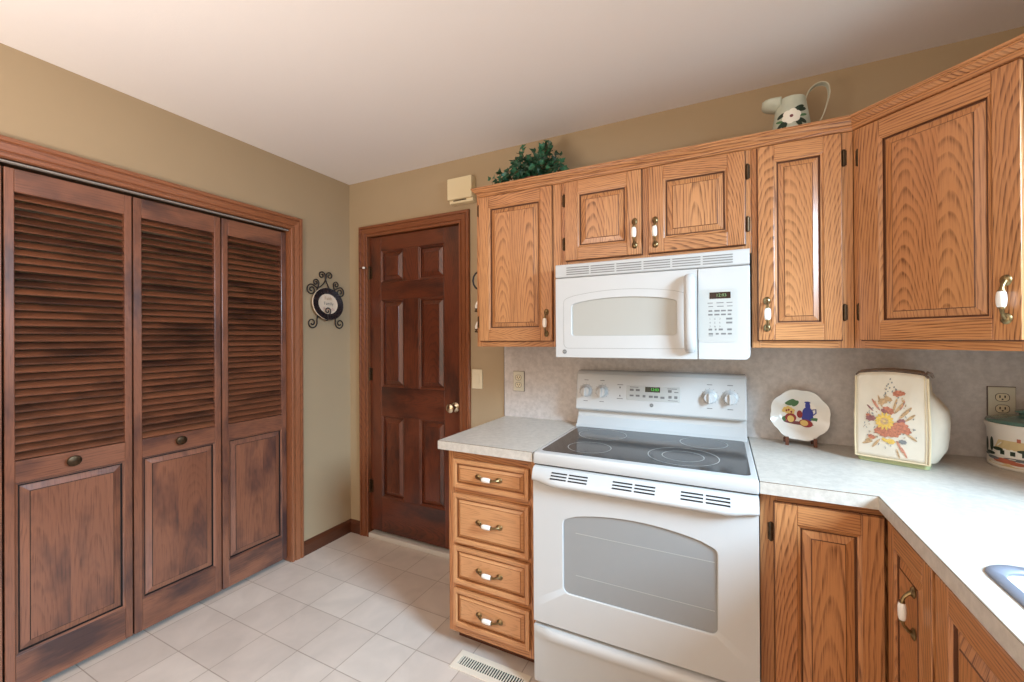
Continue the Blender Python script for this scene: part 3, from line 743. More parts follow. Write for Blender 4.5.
t_ = text_mb('GE', .0085); t_.xf(lambda x, y, z: (.363+x, .037+y, .0016)); face_mb(t_).build('emblem_letters', 'white2', cpn, fixn=False)
for cx in (.046, .127, .609, .690):
    kb_ = MB().lathe([(.001, 0), (.030, 0), (.031, .003), (.029, .008), (.025, .010), (.0235, .022), (.021, .026), (.001, .027)], 28, (cx, .092, 0))
    kb_.loft([[(cx-.005, .092-.023, .02), (cx+.005, .092-.023, .02), (cx+.005, .092+.023, .02), (cx-.005, .092+.023, .02)], [(cx-.003, .092-.021, .036), (cx+.003, .092-.021, .036), (cx+.003, .092+.021, .036), (cx-.003, .092+.021, .036)]], 0)
    face_mb(kb_).build('knob', 'white', cpn, smooth=True)
# oven door with an arched window
def arch(x0, x1, z0, z1, rise, r, n=14):
    pts = []
    for cx, cz, a0 in ((x0+r, z0+r, 180), (x1-r, z0+r, 270)):
        for k in range(6): a = math.radians(a0+90*k/5); pts.append((cx+r*math.cos(a), cz+r*math.sin(a)))
    xm = (x0+x1)/2; hw_ = (x1-x0)/2
    for k in range(4):
        a = math.radians(0+75*k/3); pts.append((x1-r+r*math.cos(a), z1-r+r*math.sin(a)))
    for k in range(1, n):
        t = k/n; x = (x1-r*.7)+(x0-x1+1.4*r)*t; u = (x-xm)/hw_; pts.append((x, z1+rise*(1-u*u)))
    for k in range(4):
        a = math.radians(105+75*k/3); pts.append((x0+r+r*math.cos(a), z1-r+r*math.sin(a)))
    return pts
def plate_hole(mb, x0, x1, z0, z1, win, y, depth, mt=0):
    cx = sum(p[0] for p in win)/len(win); cz = sum(p[1] for p in win)/len(win)
    def ray(px, pz):
        dx, dz = px-cx, pz-cz; ts = []
        if dx > 1e-9: ts.append((x1-cx)/dx)
        if dx < -1e-9: ts.append((x0-cx)/dx)
        if dz > 1e-9: ts.append((z1-cz)/dz)
        if dz < -1e-9: ts.append((z0-cz)/dz)
        t = min(ts); return (cx+dx*t, cz+dz*t)
    win = list(win); ang = lambda p: math.atan2(p[1]-cz, p[0]-cx)
    # insert ray targets at the four corners
    ext = [(ang(p), p) for p in win]
    for c_ in ((x0, z0), (x1, z0), (x1, z1), (x0, z1)):
        a = ang(c_)
        for i in range(len(win)):
            p, q = win[i], win[(i+1) % len(win)]
            d1 = (p[0]-cx)*(c_[1]-cz)-(p[1]-cz)*(c_[0]-cx); d2 = (q[0]-cx)*(c_[1]-cz)-(q[1]-cz)*(c_[0]-cx)
            t = d1/(d1-d2) if d1*d2 < 0 else 0
            if d1*d2 < 0 and ((p[0]+(q[0]-p[0])*t-cx)*(c_[0]-cx)+(p[1]+(q[1]-p[1])*t-cz)*(c_[1]-cz)) > 0:
                ext.append((a, (p[0]+(q[0]-p[0])*t, p[1]+(q[1]-p[1])*t)))
    ext.sort(); inner = [e[1] for e in ext]; outer = [ray(*p) for p in inner]
    Y = lambda pts, y_: [(x, y_, z) for x, z in pts]
    k2 = lambda pts, f: [(cx+(x-cx)*f, cz+(z-cz)*f) for x, z in pts]
    mb.loft([Y(outer, y), Y(k2(inner, 1.012), y), Y(inner, y+.002), Y(inner, y+depth)], mt, False)
    return inner
dz0, dz1 = .278, .866; DYF = -.660
dm = MB()
dm.box(.008, RW-.003, DYF+.0015, -.634, dz0, dz1)
win = arch(.128, .643, .413, .690, .036, .022)
dm2 = MB(); inner = plate_hole(dm2, .008, RW-.003, dz0, .815, win, -.0, .006)
# slight crown of the door front
def bow(x, amt=.008): u = (x-RW/2)/(RW/2); return amt*(1-u*u)
dm2.xf(lambda x, y, z: (x, DYF-.008+y-bow(x)*.0, z))
dm2.loft([[(x, y, z) for x, z in ((.008, dz0), (RW-.003, dz0), (RW-.003, .815), (.008, .815))] for y in (DYF-.008, DYF+.002)], 0, False)
dm.add(dm2)
od = dm.build('oven_door', 'white', rg, smooth=True, angle=30)
gm = MB(); gm.poly([(x, DYF-.002, z) for x, z in inner]); gm.build('oven_window', 'oglass', od, fixn=False)
rk = MB()
for z in (.640, .485):
    rk.box(.175, .635, DYF-.0026, DYF-.0021, z, z+.0022)
rk.build('rack_lines', 'rack', od)
# handle bar across the top of the door with vent slots
hp = [(a+.022, b) for a, b in [(-.655, .868), (-.678, .866), (-.694, .858), (-.716, .836), (-.724, .824), (-.724, .814), (-.716, .807), (-.700, .806), (-.692, .814), (-.684, .82), (-.655, .82)]]
sec = []
for k in range(25):
    x = .007+(RW-.009)*k/24; e = min(1, min(k, 24-k)/3.0); e = e*e*(3-2*e)
    sec.append([(x, y if y > -.668 else -.668+(y+.668)*(.35+.65*e), z if z > .83 else .83+(z-.83)*(.55+.45*e)) for y, z in hp])
hb = MB().loft(sec, 0, True); ho = hb.build('oven_handle', 'white', od, smooth=True, angle=50)
for a, b in ((.087, .148), (.156, .226), (.316, .383), (.391, .458), (.538, .604), (.612, .681)):
    for k in range(3):
        p = (-.6735-.0085*k, .8565-.0085*k); n_ = (-.707, .707); d_ = (-.707, -.707)
        q = [(p[0]+n_[0]*.0012, p[1]+n_[1]*.0012), (p[0]+d_[0]*.005+n_[0]*.0012, p[1]+d_[1]*.005+n_[1]*.0012), (p[0]+d_[0]*.005-n_[0]*.002, p[1]+d_[1]*.005-n_[1]*.002), (p[0]-n_[0]*.002, p[1]-n_[1]*.002)]
        MB().xprism(q, a, b).build('vent_slot', 'darkgap', ho)
MB().box(.004, RW-.004, -.64, -.634, .8665, .874).build('shadow_gap', 'darkgap', rg)
# storage drawer
dp = [(a+.022, b) for a, b in [(-.656, .045), (-.685, .045), (-.690, .06), (-.690, .205), (-.700, .222), (-.706, .236), (-.704, .250), (-.694, .262), (-.656, .264)]]
sec = []
for k in range(21):
    x = .009+(RW-.013)*k/20; e = min(1, min(k, 20-k)/2.0)
    sec.append([(x, y if y > -.669 else -.669+(y+.669)*e, z) for y, z in dp])
MB().loft(sec, 0, True).build('storage_drawer', 'white', rg, smooth=True, angle=50)

# ------------------------------------------------------------------ microwave
mw = thing('microwave', 'white over-the-range microwave under the short oak cabinet', 'microwave', (1.711, -.0045, 1.270))
MWW = .744; MH = .409; FM = -.402
def mbow(x): u = (x-MWW/2)/(MWW/2); return 0.0*(1-u*u)
def mface(mb): return mb.xf(lambda x, y, z: (x, FM-mbow(x)-y, z))   # y = distance out of the bowed front
def strip(x0, x1, z0, z1, out, n=16, back=.03):
    mb = MB(); rings = []
    for k in range(n+1):
        x = x0+(x1-x0)*k/n; rings.append([(x, -back, z0), (x, out-.004, z0), (x, out, z0+.004), (x, out, z1-.004), (x, out-.004, z1), (x, -back, z1)])
    mb.loft(rings, 0, True); return mb
MB().prism([(.003, MH), (.003, .016), (.015, .006)]+[(MWW-.023+.020*math.cos(math.radians(a)), .028+.020*math.sin(math.radians(a))) for a in range(270, 361, 15)]+[(MWW-.003, MH)], FM+.012, -.001).build('case', 'white', mw, bevel=.002)
gr = mface(strip(0, MWW, .352, MH, .004)).build('vent_grille', 'white', mw, smooth=True)
gs = MB()
for k in range(4):
    z = .362+.0095*k
    for j in range(6):
        x0 = .05+j*.108; gs.add(strip(x0, x0+.1, z, z+.0042, .0056, 4, -.003))
mface(gs).build('grille_slots', 'gslot', gr)
DXM = .571
dd = MB(); win2 = arch(.073, .496, .098, .236, .02, .014)
inner2 = plate_hole(dd, .0, DXM-.0015, .006, .348, win2, 0, .007)
dd.xf(lambda x, y, z: (x, -.004+y, z)); dd.loft([[(x, y, z) for x, z in ((0, .006), (DXM-.0015, .006), (DXM-.0015, .348), (0, .348))] for y in (-.004, .03)], 0, False)
# subdivide-bow: bow is gentle so bend vertex positions only
dd.xf(lambda x, y, z: (x, FM-mbow(x)+y, z))
mdo = dd.build('door', 'white', mw, smooth=True, angle=30)
gm = MB(); gm.poly([(x, FM-mbow(x)+.002, z) for x, z in inner2]); gm.build('window', 'mglass', mdo, fixn=False)
edge = arch(.036, .535, .045, .262, .026, .02)
MB().tube([(x, FM-mbow(x)-.0035, z) for x, z in edge], .0009, 6, closed=True).build('window_surround', 'gslot', mdo)
hb = MB()
hb.tube([(.541, FM-mbow(.541)-.004, .318), (.541, FM-mbow(.54)-.022, .318), (.541, FM-mbow(.54)-.034, .305), (.541, FM-mbow(.54)-.04, .26), (.541, FM-mbow(.54)-.042, .18), (.541, FM-mbow(.54)-.04, .10), (.541, FM-mbow(.54)-.034, .055), (.541, FM-mbow(.54)-.022, .042), (.541, FM-mbow(.54)-.004, .042)],
        [.012, .013, .0135, .0135, .0135, .0135, .0135, .013, .012], 12)
hb.xf(lambda x, y, z: ((.541+.004)+(x-.541)*1.5, y, z)); hb.build('handle', 'white', mdo, smooth=True)
em = MB().lathe([(.0001, .0), (.0095, .0), (.0095, .001), (.0001, .001)], 24); em.xf(lambda x, y, z: (.04+x, FM-mbow(.04)-.0042-z, .03+y)); eo = em.build('emblem', 'grey', mw)
t_ = text_mb('GE', .0095); t_.xf(lambda x, y, z: (.04+x, FM-mbow(.04)-.0056, .03+y)); t_.build('emblem_letters', 'white2', eo, fixn=False)
cpp = [(DXM+.0015, .006)]+[(MWW-.020+.020*math.cos(math.radians(a)), .026+.020*math.sin(math.radians(a))) for a in range(270, 361, 15)]+[(MWW, .348), (DXM+.0015, .348)]
cpm = mface(MB().loft([[(x, d, z) for x, z in cpp] for d in (-.03, .001)]+[[(x+(.003 if x < MWW/1.2 and False else 0), .004, z) for x, z in cpp]], 0, True)).build('control_panel', 'white', mw, bevel=.002)
kp = MB(); pts = rrect(.5725, .705, .07, .268, .014)
kp.loft([[(x, .0041, z) for x, z in pts], [(x, .0052, z) for x, z in pts]], 0, True); mface(kp).build('keypad', 'white2', cpm)
dsp = MB().box(.612, .682, .0052, .006, .232, .256); mface(dsp).build('display', 'disp', cpm)
dg = text_mb('12:03', .016); dg.xf(lambda x, y, z: (.651+x, .0066, .244+y)); mface(dg).build('clock_digits', 'ledm', cpm, fixn=False)
mk = MB()
rows = [(.2165, [(.605, .018), (.635, .024), (.668, .020)], .003), (.2035, [(.608, .016), (.637, .022), (.67, .018)], .003), (.187, [(.608, .013), (.628, .018), (.65, .016), (.672, .014)], .006), (.173, [(.607, .015), (.628, .017), (.65, .016), (.672, .012)], .006),
        (.157, [(.667, .02)], .007), (.1425, [(.667, .02)], .007), (.1175, [(.608, .012), (.629, .006), (.642, .014), (.67, .015)], .007), (.1015, [(.608, .015), (.632, .01), (.65, .016), (.672, .013)], .006), (.094, [(.608, .015)], .002)]
for z, it, hh_ in rows:
    for x, w_ in it: mk.box(x, x+w_, .0052, .0056, z-hh_/2, z+hh_/2)
for k, ch in enumerate('123456789'):
    t_ = text_mb(ch, .010); x0 = .613+.0165*(k % 3); z0 = .157-.0145*(k//3)
    mk.add(t_, lambda x, y, z: (x0+x, .0057, z0+y))
mface(mk).build('key_print', 'grey', cpm, fixn=False)

# ------------------------------------------------------------------ small fittings
ch = thing('door_chime', 'cream plastic door chime box on the wall above the panelled door', 'chime', (.882, 0, 2.172))
MB().box(0, .172, -.055, -.001, .022, .150).build('cover', 'cream', ch, bevel=.004)
MB().box(.01, .175, -.045, -.001, 0, .0215).build('lower_case', 'cream', ch, bevel=.004)
MB().box(.04, .13, -.0475, -.0455, .012, .018).build('slot', 'bronze', ch)
def plate_th(name, label, cat, x, z, w_, h_, mat):
    t = thing(name, label, cat, (x, 0, z)); return t
sw = thing('light_switch', 'ivory toggle light switch plate between door and cabinets', 'switch', (1.056, 0, 1.118))
MB().box(-.036, .036, -.006, -.0005, -.058, .058).build('plate', 'ivory', sw, bevel=.003)
MB().box(-.016, .016, -.009, -.006, -.03, .03).build('rocker', 'ivory', sw, bevel=.002)
def outlet(x, z, label, w_, h_, both):
    t = thing('outlet', label, 'outlet', (x, -.0055, z), 0)
    MB().box(-w_/2-.002, w_/2+.002, -.002, 0, -h_/2-.002, h_/2+.002).build('back_edge', 'clothb', t)
    MB().box(-w_/2, w_/2, -.007, -.0021, -h_/2, h_/2).build('plate', 'almond', t, bevel=.002)
    for s in (-1, 1):
        mb = MB().loft([[(x_, y_, z_+s*.0205) for x_, z_ in rrect(-.0175, .0175, -.014, .014, .012)] for y_ in (-.0072, -.0095)], 0, True)
        f_ = mb.build('receptacle', 'ivory', t)
        mb = MB().tube([(x_, -.0094, z_+s*.0205) for x_, z_ in rrect(-.0178, .0178, -.0143, .0143, .012)], .0008, 5, closed=True)
        for xx in (-.0065, .0065): mb.box(xx-.0016, xx+.0016, -.0101, -.0094, s*.0205-.002, s*.0205+.007)
        mb.box(-.0022, .0022, -.0101, -.0094, s*.0205-.009, s*.0205-.0045); mb.build('slots', 'darkgap', f_)
outlet(1.334, 1.117, 'almond double outlet on the backsplash left of the range', .066, .110, True)
outlet(3.260, 1.117, 'almond double outlet on the backsplash behind the canister', .070, .114, True)
rgst = thing('floor_register', 'cream metal floor vent register in the tiles before the drawer cabinet', 'vent', (1.345, -.683, .0))
rm = cells([0, .022, .308, .330], [-.028, .0, .048, .074], lambda i, j: not (i == 1 and j == 1), .0005, .005); rm.xf(lambda x, y, z: (x, y+.0, z))
rm.build('frame', 'regist', rgst, bevel=.0015)
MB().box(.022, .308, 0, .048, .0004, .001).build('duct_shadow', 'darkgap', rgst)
for k in range(26):
    x = .0275+.011*k; MB().box(x-.002, x+.002, .0, .048, .0012, .0045).build('slat', 'regist', rgst)

# ------------------------------------------------------------------ wall plaque
pq = thing('wall_plaque', 'black-rimmed oval plaque in a scrolled iron holder on the left wall', 'plaque', (.0, -.207, 1.592), 90)
# local x -> +y of the room, front toward -y local = +x of the room
def spiral(cx, cz, r, a0, turns, sgn, n=26):
    return [(cx+sgn*r*(1-.78*k/n)*math.cos(math.radians(a0)+2*PI*turns*k/n), -.012, cz+r*(1-.78*k/n)*math.sin(math.radians(a0)+2*PI*turns*k/n)) for k in range(n+1)]
ir = MB(); R_ = .0040
def spiral2(cx, cz, r, a0, turns, n=22):      # from the eye outward, leaving at angle a0
    return [(cx+r*(1-.8*k/n)*math.cos(math.radians(a0)+2*PI*turns*k/n), cz+r*(1-.8*k/n)*math.sin(math.radians(a0)+2*PI*turns*k/n)) for k in range(n, -1, -1)]
def scroll(sp, tail, y=-.012): 
    pts = cr_spline(sp+tail, 3); ir.tube([(x, y, z) for x, z in pts], R_, 7)
scroll(spiral2(.026, .192, .026, 180, -1.3), [(-.003, .165), (-.022, .135), (-.045, .114), (-.07, .104)])
scroll(spiral2(-.034, .190, .026, 0, 1.3), [(-.005, .165), (.006, .140), (.018, .115), (.03, .1)])
for s in (-1, 1):
    f = lambda L: [(s*x, z) for x, z in L]
    scroll(f(spiral2(.112, .088, .035, 80, -1.5)), f([(.098, .118), (.078, .108), (.06, .092)]))
    scroll(f(spiral2(.080, .138, .023, 190, -1.3)), f([(.060, .118), (.066, .104), (.072, .09)]))
    scroll(f(spiral2(.108, -.125, .036, 180, 1.45)), f([(.072, -.10), (.067, -.075), (.062, 0), (.06, .07)]))
ir.tube([(x, -.012, z) for x, z in ((-.068, -.085), (0, -.09), (.068, -.085))], R_, 7)
ir.tube([(-.02, -.012, -.09), (-.02, -.036, -.108), (-.02, -.05, -.104), (-.021, -.054, -.088)]+[(x, -.056, z) for x, z in spiral2(-.026, -.046, .027, 270, 1.35)[::-1]], R_, 7)
ir.build('scroll_holder', 'iron', pq, smooth=True)
pl = MB(); ex, ez = .121, .108
def er(f, y, zz=0): return [(ex*f*math.cos(2*PI*j/40), y, ez*f*math.sin(2*PI*j/40)) for j in range(40)]
tiltf = lambda x, y, z: (x, y-.034-z*-.10, z+.002)
rimb = MB().loft([er(.97, .012), er(1.0, .004), er(.985, -.001)], 0, False).loft([er(.97, .012), er(.6, .012), er(.0005, .012)], 0, False); rimb.xf(tiltf); po = rimb.build('plate_back', 'creamplate', pq, smooth=True)
rb = MB().loft([er(.985, -.001), er(.9, .0005), er(.62, .004)], 0, False); rb.xf(tiltf); rb.build('speckled_rim', 'speckle', po, smooth=True, fixn=False)
cb = MB().loft([er(.62, .004), er(.58, .0055), er(.3, .0055), er(.0005, .0055)], 0, False); cb.xf(tiltf); cb.build('plate_center', 'creamplate', po, smooth=True, fixn=False)
for tx, z, mt in (('Faith', .036, 'ptan'), ('Family', .002, 'pdk'), ('Friends', -.034, 'prs')):
    t_ = text_mb(tx, .030); t_.xf(lambda x, y, q: (x+.004, .0045, y+z)); t_.xf(tiltf); t_.build('lettering', mt, po, fixn=False)

# ------------------------------------------------------------------ ivy
iv = thing('potted_ivy', 'bushy green ivy in a small terracotta pot on the left wall cabinet', 'plant', (1.505, -.175, ZT+.0005))
MB().lathe([(.001, 0), (.045, 0), (.054, .06), (.059, .062), (.060, .078), (.052, .078), (.048, .05), (.001, .05)], 24).build('pot', 'terra', iv, smooth=True)
rng = random.Random(3)
LEAF = [(0, 0), (.35, .1), (.55, .42), (.30, .45), (.22, .62), (0, 1.0), (-.22, .62), (-.30, .45), (-.55, .42), (-.35, .1)]
lm = MB(); stm = MB()
def leaf_at(p, d, size, mt):
    d = Vector(d).normalized(); up = Vector((rng.uniform(-.5, .5), -1 + rng.uniform(-.4, .6), rng.uniform(-.1, .9))).normalized()
    sx = d.cross(up); sx.normalize(); nn = sx.cross(d)
    pts = [Vector(p)+sx*a*size+d*b*size+nn*(.25*size*abs(a)-.15*size*b*b) for a, b in LEAF]
    n = len(lm.v); lm.v += [tuple(q) for q in pts]
    lm.face((n, n+1, n+2, n+3, n+4, n+5), mt); lm.face((n, n+5, n+6, n+7, n+8, n+9), mt)
def strand(p0, p1, p2, cnt, size, spread):
    P = [Vector(p0), Vector(p1), Vector(p2)]; path = []
    for k in range(9):
        t = k/8; path.append(P[0]*(1-t)**2+P[1]*2*t*(1-t)+P[2]*t*t)
    stm.tube(path, .0018, 5)
    for k in range(cnt):
        t = (k+.5)/cnt*.9+.1; q = P[0]*(1-t)**2+P[1]*2*t*(1-t)+P[2]*t*t
        q = q+Vector((rng.gauss(0, spread), rng.gauss(0, spread), rng.gauss(0, spread)))
        if q.z < .03: q.z = .03+rng.random()*.02
        if q.y > .15: q.y = .15
        leaf_at(q, (rng.uniform(-1, 1), rng.uniform(-.9, .3), rng.uniform(-.8, .8)), size*rng.uniform(.8, 1.25), 0 if rng.random() < .6 else 1)
tips_ = [(-.09, -.02, .285), (-.06, -.05, .265), (-.125, 0, .24), (-.03, .02, .22), (.03, 0, .23), (.085, -.02, .28), (.11, -.04, .265), (.06, .03, .27), (.13, 0, .22), (.16, -.03, .17),
        (-.16, -.03, .18), (-.19, -.05, .12), (-.22, -.06, .07), (-.235, -.07, .04), (.19, -.04, .12), (.2, -.05, .075), (-.1, -.1, .12), (-.05, -.12, .10), (.1, -.11, .12), (.14, -.10, .09), (-.13, .06, .15), (.12, .06, .16),
        (-.08, -.08, .20), (.09, -.09, .2), (-.17, -.07, .09), (.11, -.03, .3)]
tips = [(a*.97, b, c*.80) for a, b, c in tips_]
for t in tips:
    mid = (t[0]*.45, t[1]*.45, max(.14, t[2]*.95)); strand((rng.uniform(-.03, .03), rng.uniform(-.03, .03), .065), mid, t, 18, .030, .016)
stm.build('stems', 'stem', iv); lm.build('foliage', ['leaf', 'leaf2'], iv, fixn=False)

# ------------------------------------------------------------------ pitcher
jg = thing('pitcher', 'sage green metal pitcher with a painted white flower on the narrow cabinet', 'pitcher', (2.610, -.19, ZT+.0005))
prof = [(.001, 0), (.070, 0), (.070, .004), (.066, .06), (.060, .11), (.053, .155), (.048, .190), (.0465, .190), (.051, .155), (.058, .11), (.064, .06), (.067, .006), (.001, .006)]
MB().lathe(prof, 40).build('body', 'sage', jg, smooth=True)
# open scoop spout leaning left, cut level at the rim
sp = MB(); n = 15; rows_ = []
for k in range(7):
    t = k/6; L_ = .036+.060*t; dep = .044*(1-t*.40); wd_ = .045*math.sqrt(max(0, 1-.8*t**4))
    row = []
    for j in range(n):
        a = PI*j/(n-1); row.append((-L_, -wd_*math.cos(a), .194+.004*t-dep*math.sin(a)*(.95 if t < .9 else .75)))
    rows_.append(row)
sp.loft(rows_, 0, False, False); sp.face([6*n+j for j in range(n)], 0)
so = sp.build('spout', 'sage', jg, smooth=True, fixn=False); md = so.modifiers.new('thick', 'SOLIDIFY'); md.thickness = .002
hpth = [(.046, .180), (.058, .212), (.085, .232), (.113, .224), (.121, .188), (.112, .142), (.100, .105), (.080, .068), (.066, .05)]
hc = cr_spline(hpth); rings = []
for i, (x, z) in enumerate(hc):
    a = hc[max(0, i-1)]; b = hc[min(len(hc)-1, i+1)]; tx, tz = b[0]-a[0], b[1]-a[1]; l_ = math.hypot(tx, tz); nx, nz = -tz/l_*.0012, tx/l_*.0012
    rings.append([(x+nx, -.013, z+nz), (x+nx, .013, z+nz), (x-nx, .013, z-nz), (x-nx, -.013, z-nz)])
hd = MB().loft(rings, 0, True)
for yy in (-.013, .013): hd.tube([(x, yy, z) for x, z in hc], .002, 6, 1)
hd.build('handle', ['sage', 'sageedge'], jg, smooth=True)
def on_jug(px, pz, off):     # paint placed on the tapered body, front toward -y (slightly left)
    r = .0705-max(0, pz-.004)*.0715-max(0, pz-.06)*.045+off; a = -PI/2+px/r-.10; return (r*math.cos(a), r*math.sin(a), pz)
def blob(mb, cx, cz, rx, rz, rot, off, mt, n=14, fn=on_jug, lob=0, la=0.0):
    pts = []
    for k in range(n):
        a = 2*PI*k/n; q = 1+la*math.cos(lob*a); x, z = rx*q*math.cos(a), rz*q*math.sin(a)
        pts.append((cx+x*math.cos(rot)-z*math.sin(rot), cz+x*math.sin(rot)+z*math.cos(rot)))
    c0 = len(mb.v); mb.v.append(fn(cx, cz, off+.0003)); mb.v += [fn(x, z, off) for x, z in pts]
    for k in range(n): mb.face((c0, c0+1+k, c0+1+(k+1) % n), mt)
fl = MB(); fx, fz = .000, .105
for dx, dz, rot in ((.036, -.022, -.5), (-.036, -.026, .6), (.024, -.030, -1.0), (-.025, -.036, 1.0), (.026, .030, .4), (.034, .022, .2), (-.034, .012, .3)): blob(fl, fx+dx, fz+dz, .019, .008, rot, .0012, 1)
for dx, dz, rot in ((.04, 0, .2), (-.042, -.01, -.3)): blob(fl, fx+dx, fz+dz, .016, .005, rot, .001, 2)
for k in range(6):
    a = 2*PI*k/6+.3; blob(fl, fx+.016*math.cos(a), fz+.013*math.sin(a), .017, .015, a, .0018+.0001*k, 0)
blob(fl, fx, fz, .006, .006, 0, .0028, 3)
fl.build('flower_painting', ['petal', 'pdark', 'pgreen', 'pplum'], jg, fixn=False)

# ------------------------------------------------------------------ plate on easel
es = thing('plate_easel', 'small brown wooden easel holding the fruit plate', 'easel', (2.648, -.060, CT1+.0006))
eb = MB()
for s in (-1, 1):
    eb.box(s*.048-.006, s*.048+.006, -.035, .03, .008, .018); eb.box(s*.048-.006, s*.048+.006, -.04, -.03, 0, .034)
    eb.loft([[(s*.048-.005+a, .010+b, .018) for a, b in ((0, 0), (.01, 0), (.01, .008), (0, .008))], [(s*.03-.005+a, .034+b, .15) for a, b in ((0, 0), (.01, 0), (.01, .008), (0, .008))]], 0, True)
    eb.box(s*.048-.006, s*.048+.006, .02, .03, 0, .01)
eb.box(-.042, .042, .012, .02, .02, .03)
eb.build('stand', 'easel', es, bevel=.001)
pt = thing('plate', 'white scalloped plate painted with fruit and a blue jug, on the easel', 'plate', (2.648, -.085, CT1+.0215))
def scal(r, y, amp=.0): return [((r*(1+amp*abs(math.sin(4*a+.4))-amp*.5))*math.cos(a), y, (r*(1+amp*abs(math.sin(4*a+.4))-amp*.5))*math.sin(a)) for a in (2*PI*j/96 for j in range(96))]
pr = MB(); pr.loft([scal(.0005, .016), scal(.062, .016), scal(.068, .013), scal(.095, .002, .02), scal(.103, -.002, .055), scal(.1035, -.0005, .055), scal(.096, .004, .02), scal(.066, .0175), scal(.06, .019), scal(.0005, .019)], 0, False)
tp = math.radians(13)
pp = lambda x, y, z: (x, y*math.cos(tp)+(z+.104)*math.sin(tp), .104+z*math.cos(tp)-y*math.sin(tp)-.0) if False else (x, y+(z+.104)*math.sin(tp)*.9, (z+.104)*math.cos(tp))
pr.xf(pp); pb = pr.build('dish', 'china', pt, smooth=True)
on_plate = lambda x, z, off: pp(x, .0155-off, z)
fr_ = MB(); B = lambda *a, **k: blob(fr_, *a, fn=on_plate, **k)
B(.030, .005, .019, .026, 0, .0006, 0); B(.028, -.012, .021, .016, 0, .0007, 0); B(.031, .036, .009, .016, 0, .0008, 0); B(.031, .050, .011, .004, 0, .0009, 0)
fr_.tube([on_plate(.046, .02, .001), on_plate(.058, .023, .001), on_plate(.058, .008, .001), on_plate(.047, -.002, .001)], .0022, 5, 0)
for x, z in ((-.040, .016), (-.030, .012), (-.048, .020), (-.034, .006), (-.024, .004), (-.042, .008), (-.052, .012), (-.030, .020), (-.022, .014), (-.038, .024)): B(x, z, .008, .0072, 0, .0010-x*.01, 4)
for x, z in ((-.044, .013), (-.027, .008), (-.036, .016)): B(x, z, .0035, .0045, 0, .0022, 1)
B(-.030, -.016, .020, .019, 0, .0014, 1); B(-.030, -.021, .012, .014, 0, .0018, 4); B(.022, -.036, .024, .016, -.2, .0018, 1); B(.016, -.035, .014, .012, -.2, .0022, 4)
for x, z, a in ((-.022, .046, .3), (-.036, .044, -.3), (-.012, .044, .8), (-.030, .054, 1.0), (-.018, .052, -.6)): B(x, z, .016, .009, a, .001+abs(x)*.01, 2)
for x, z, a in ((.052, -.018, .1), (.064, -.022, -.3), (-.060, -.028, .2), (-.056, -.022, .9), (-.064, .036, .4)): B(x, z, .014, .006, a, .0008, 2)
B(-.005, -.037, .055, .007, -.1, .0005, 3); B(.002, .000, .010, .016, 0, .0011, 1)
fr_.build('fruit_painting', ['pblue', 'pred', 'pgreen', 'pplum', 'pyel'], pb, fixn=False)

# ------------------------------------------------------------------ covered mixer
bgx = thing('appliance_cover', 'cream quilted cloth appliance cover printed with autumn flowers, on the corner counter', 'appliance cover', (2.796, -.225, CT1+.0006), -21.5)
MB().loft([rr_xy(.004, .190, .002, .19, .012, 0), rr_xy(.004, .190, .002, .19, .012, .017)], 0, True).build('green_base', 'greenb', bgx, bevel=.002)
bd = MB(); secs = []
def sup(cx, cy, hx, hy, z, p=3.2, n=40):
    out = []
    for k in range(n):
        a = 2*PI*k/n; c_, s_ = math.cos(a), math.sin(a)
        out.append((cx+hx*math.copysign(abs(c_)**(2/p), c_), cy+hy*math.copysign(abs(s_)**(2/p), s_), z))
    return out
for z, xa, xb, ya, yb in ((.018, .0, .208, .012, .19), (.03, -.006, .216, .008, .2), (.06, -.014, .226, .006, .21), (.10, -.020, .234, .005, .215), (.15, -.020, .238, .005, .215), (.19, -.012, .230, .006, .2), (.22, -.002, .212, .006, .19), (.25, .002, .195, .008, .17), (.28, .004, .188, .01, .16), (.308, .006, .182, .012, .155), (.320, .02, .170, .03, .14)):
    secs.append(sup((xa+xb)/2, (ya+yb)/2, (xb-xa)/2, (yb-ya)/2, z))
for i, r in enumerate(secs):
    secs[i] = [(x+.0025*math.sin(9*z*10+x*40), y+(.003*math.sin(x*55+z*30) if y > .03 else 0), z) for x, y, z in r]
bd.loft(secs, 0, True); bd.build('cloth_body', 'cloth', bgx, smooth=True, angle=60)
def front(u, v, off=0):     # u 0..1 across, v 0..1 up the printed front panel
    x = .000+.190*u+.004*math.sin(v*5)*(u-.5); z = .0185+.294*v+.008*math.sin(u*PI)*v-.010*max(0, (abs(2*u-1)-.85)/.15)**2*v**6
    y = -.004+.006*(2*v-1)**2*-.3-.010*math.sin(PI*min(1, v*1.2))*math.sin(PI*u)*.6+.0035*math.sin(u*9+v*4)*v+.002*math.sin(u*17-v*11)*v*v
    return (x, y-off, z)
fp = MB(); nu, nv = 16, 20
grid = [[front(i/nu, j/nv) for i in range(nu+1)] for j in range(nv+1)]
fp.loft(grid, 0, False, False); fpo = fp.build('front_panel', 'cloth', bgx, smooth=True, fixn=False, angle=80); md = fpo.modifiers.new('thick', 'SOLIDIFY'); md.thickness = .006; md.offset = -1 if True else 1
eg = MB(); eg.tube([front(0, v/20, .001) for v in range(21)], .0026, 6); eg.tube([front(1, v/20, .001) for v in range(21)], .0032, 6); eg.tube([front(.955, v/20, .001) for v in range(21)], .0012, 6)
eg.tube([front(u/20, 0, .001) for u in range(21)], .0026, 6); eg.build('side_edging', 'clothe', fpo, smooth=True)
tpz = MB(); tpz.tube([(front(u/20, 1)[0], .002, front(u/20, 1)[2]+.003) for u in range(21)], .0036, 8)
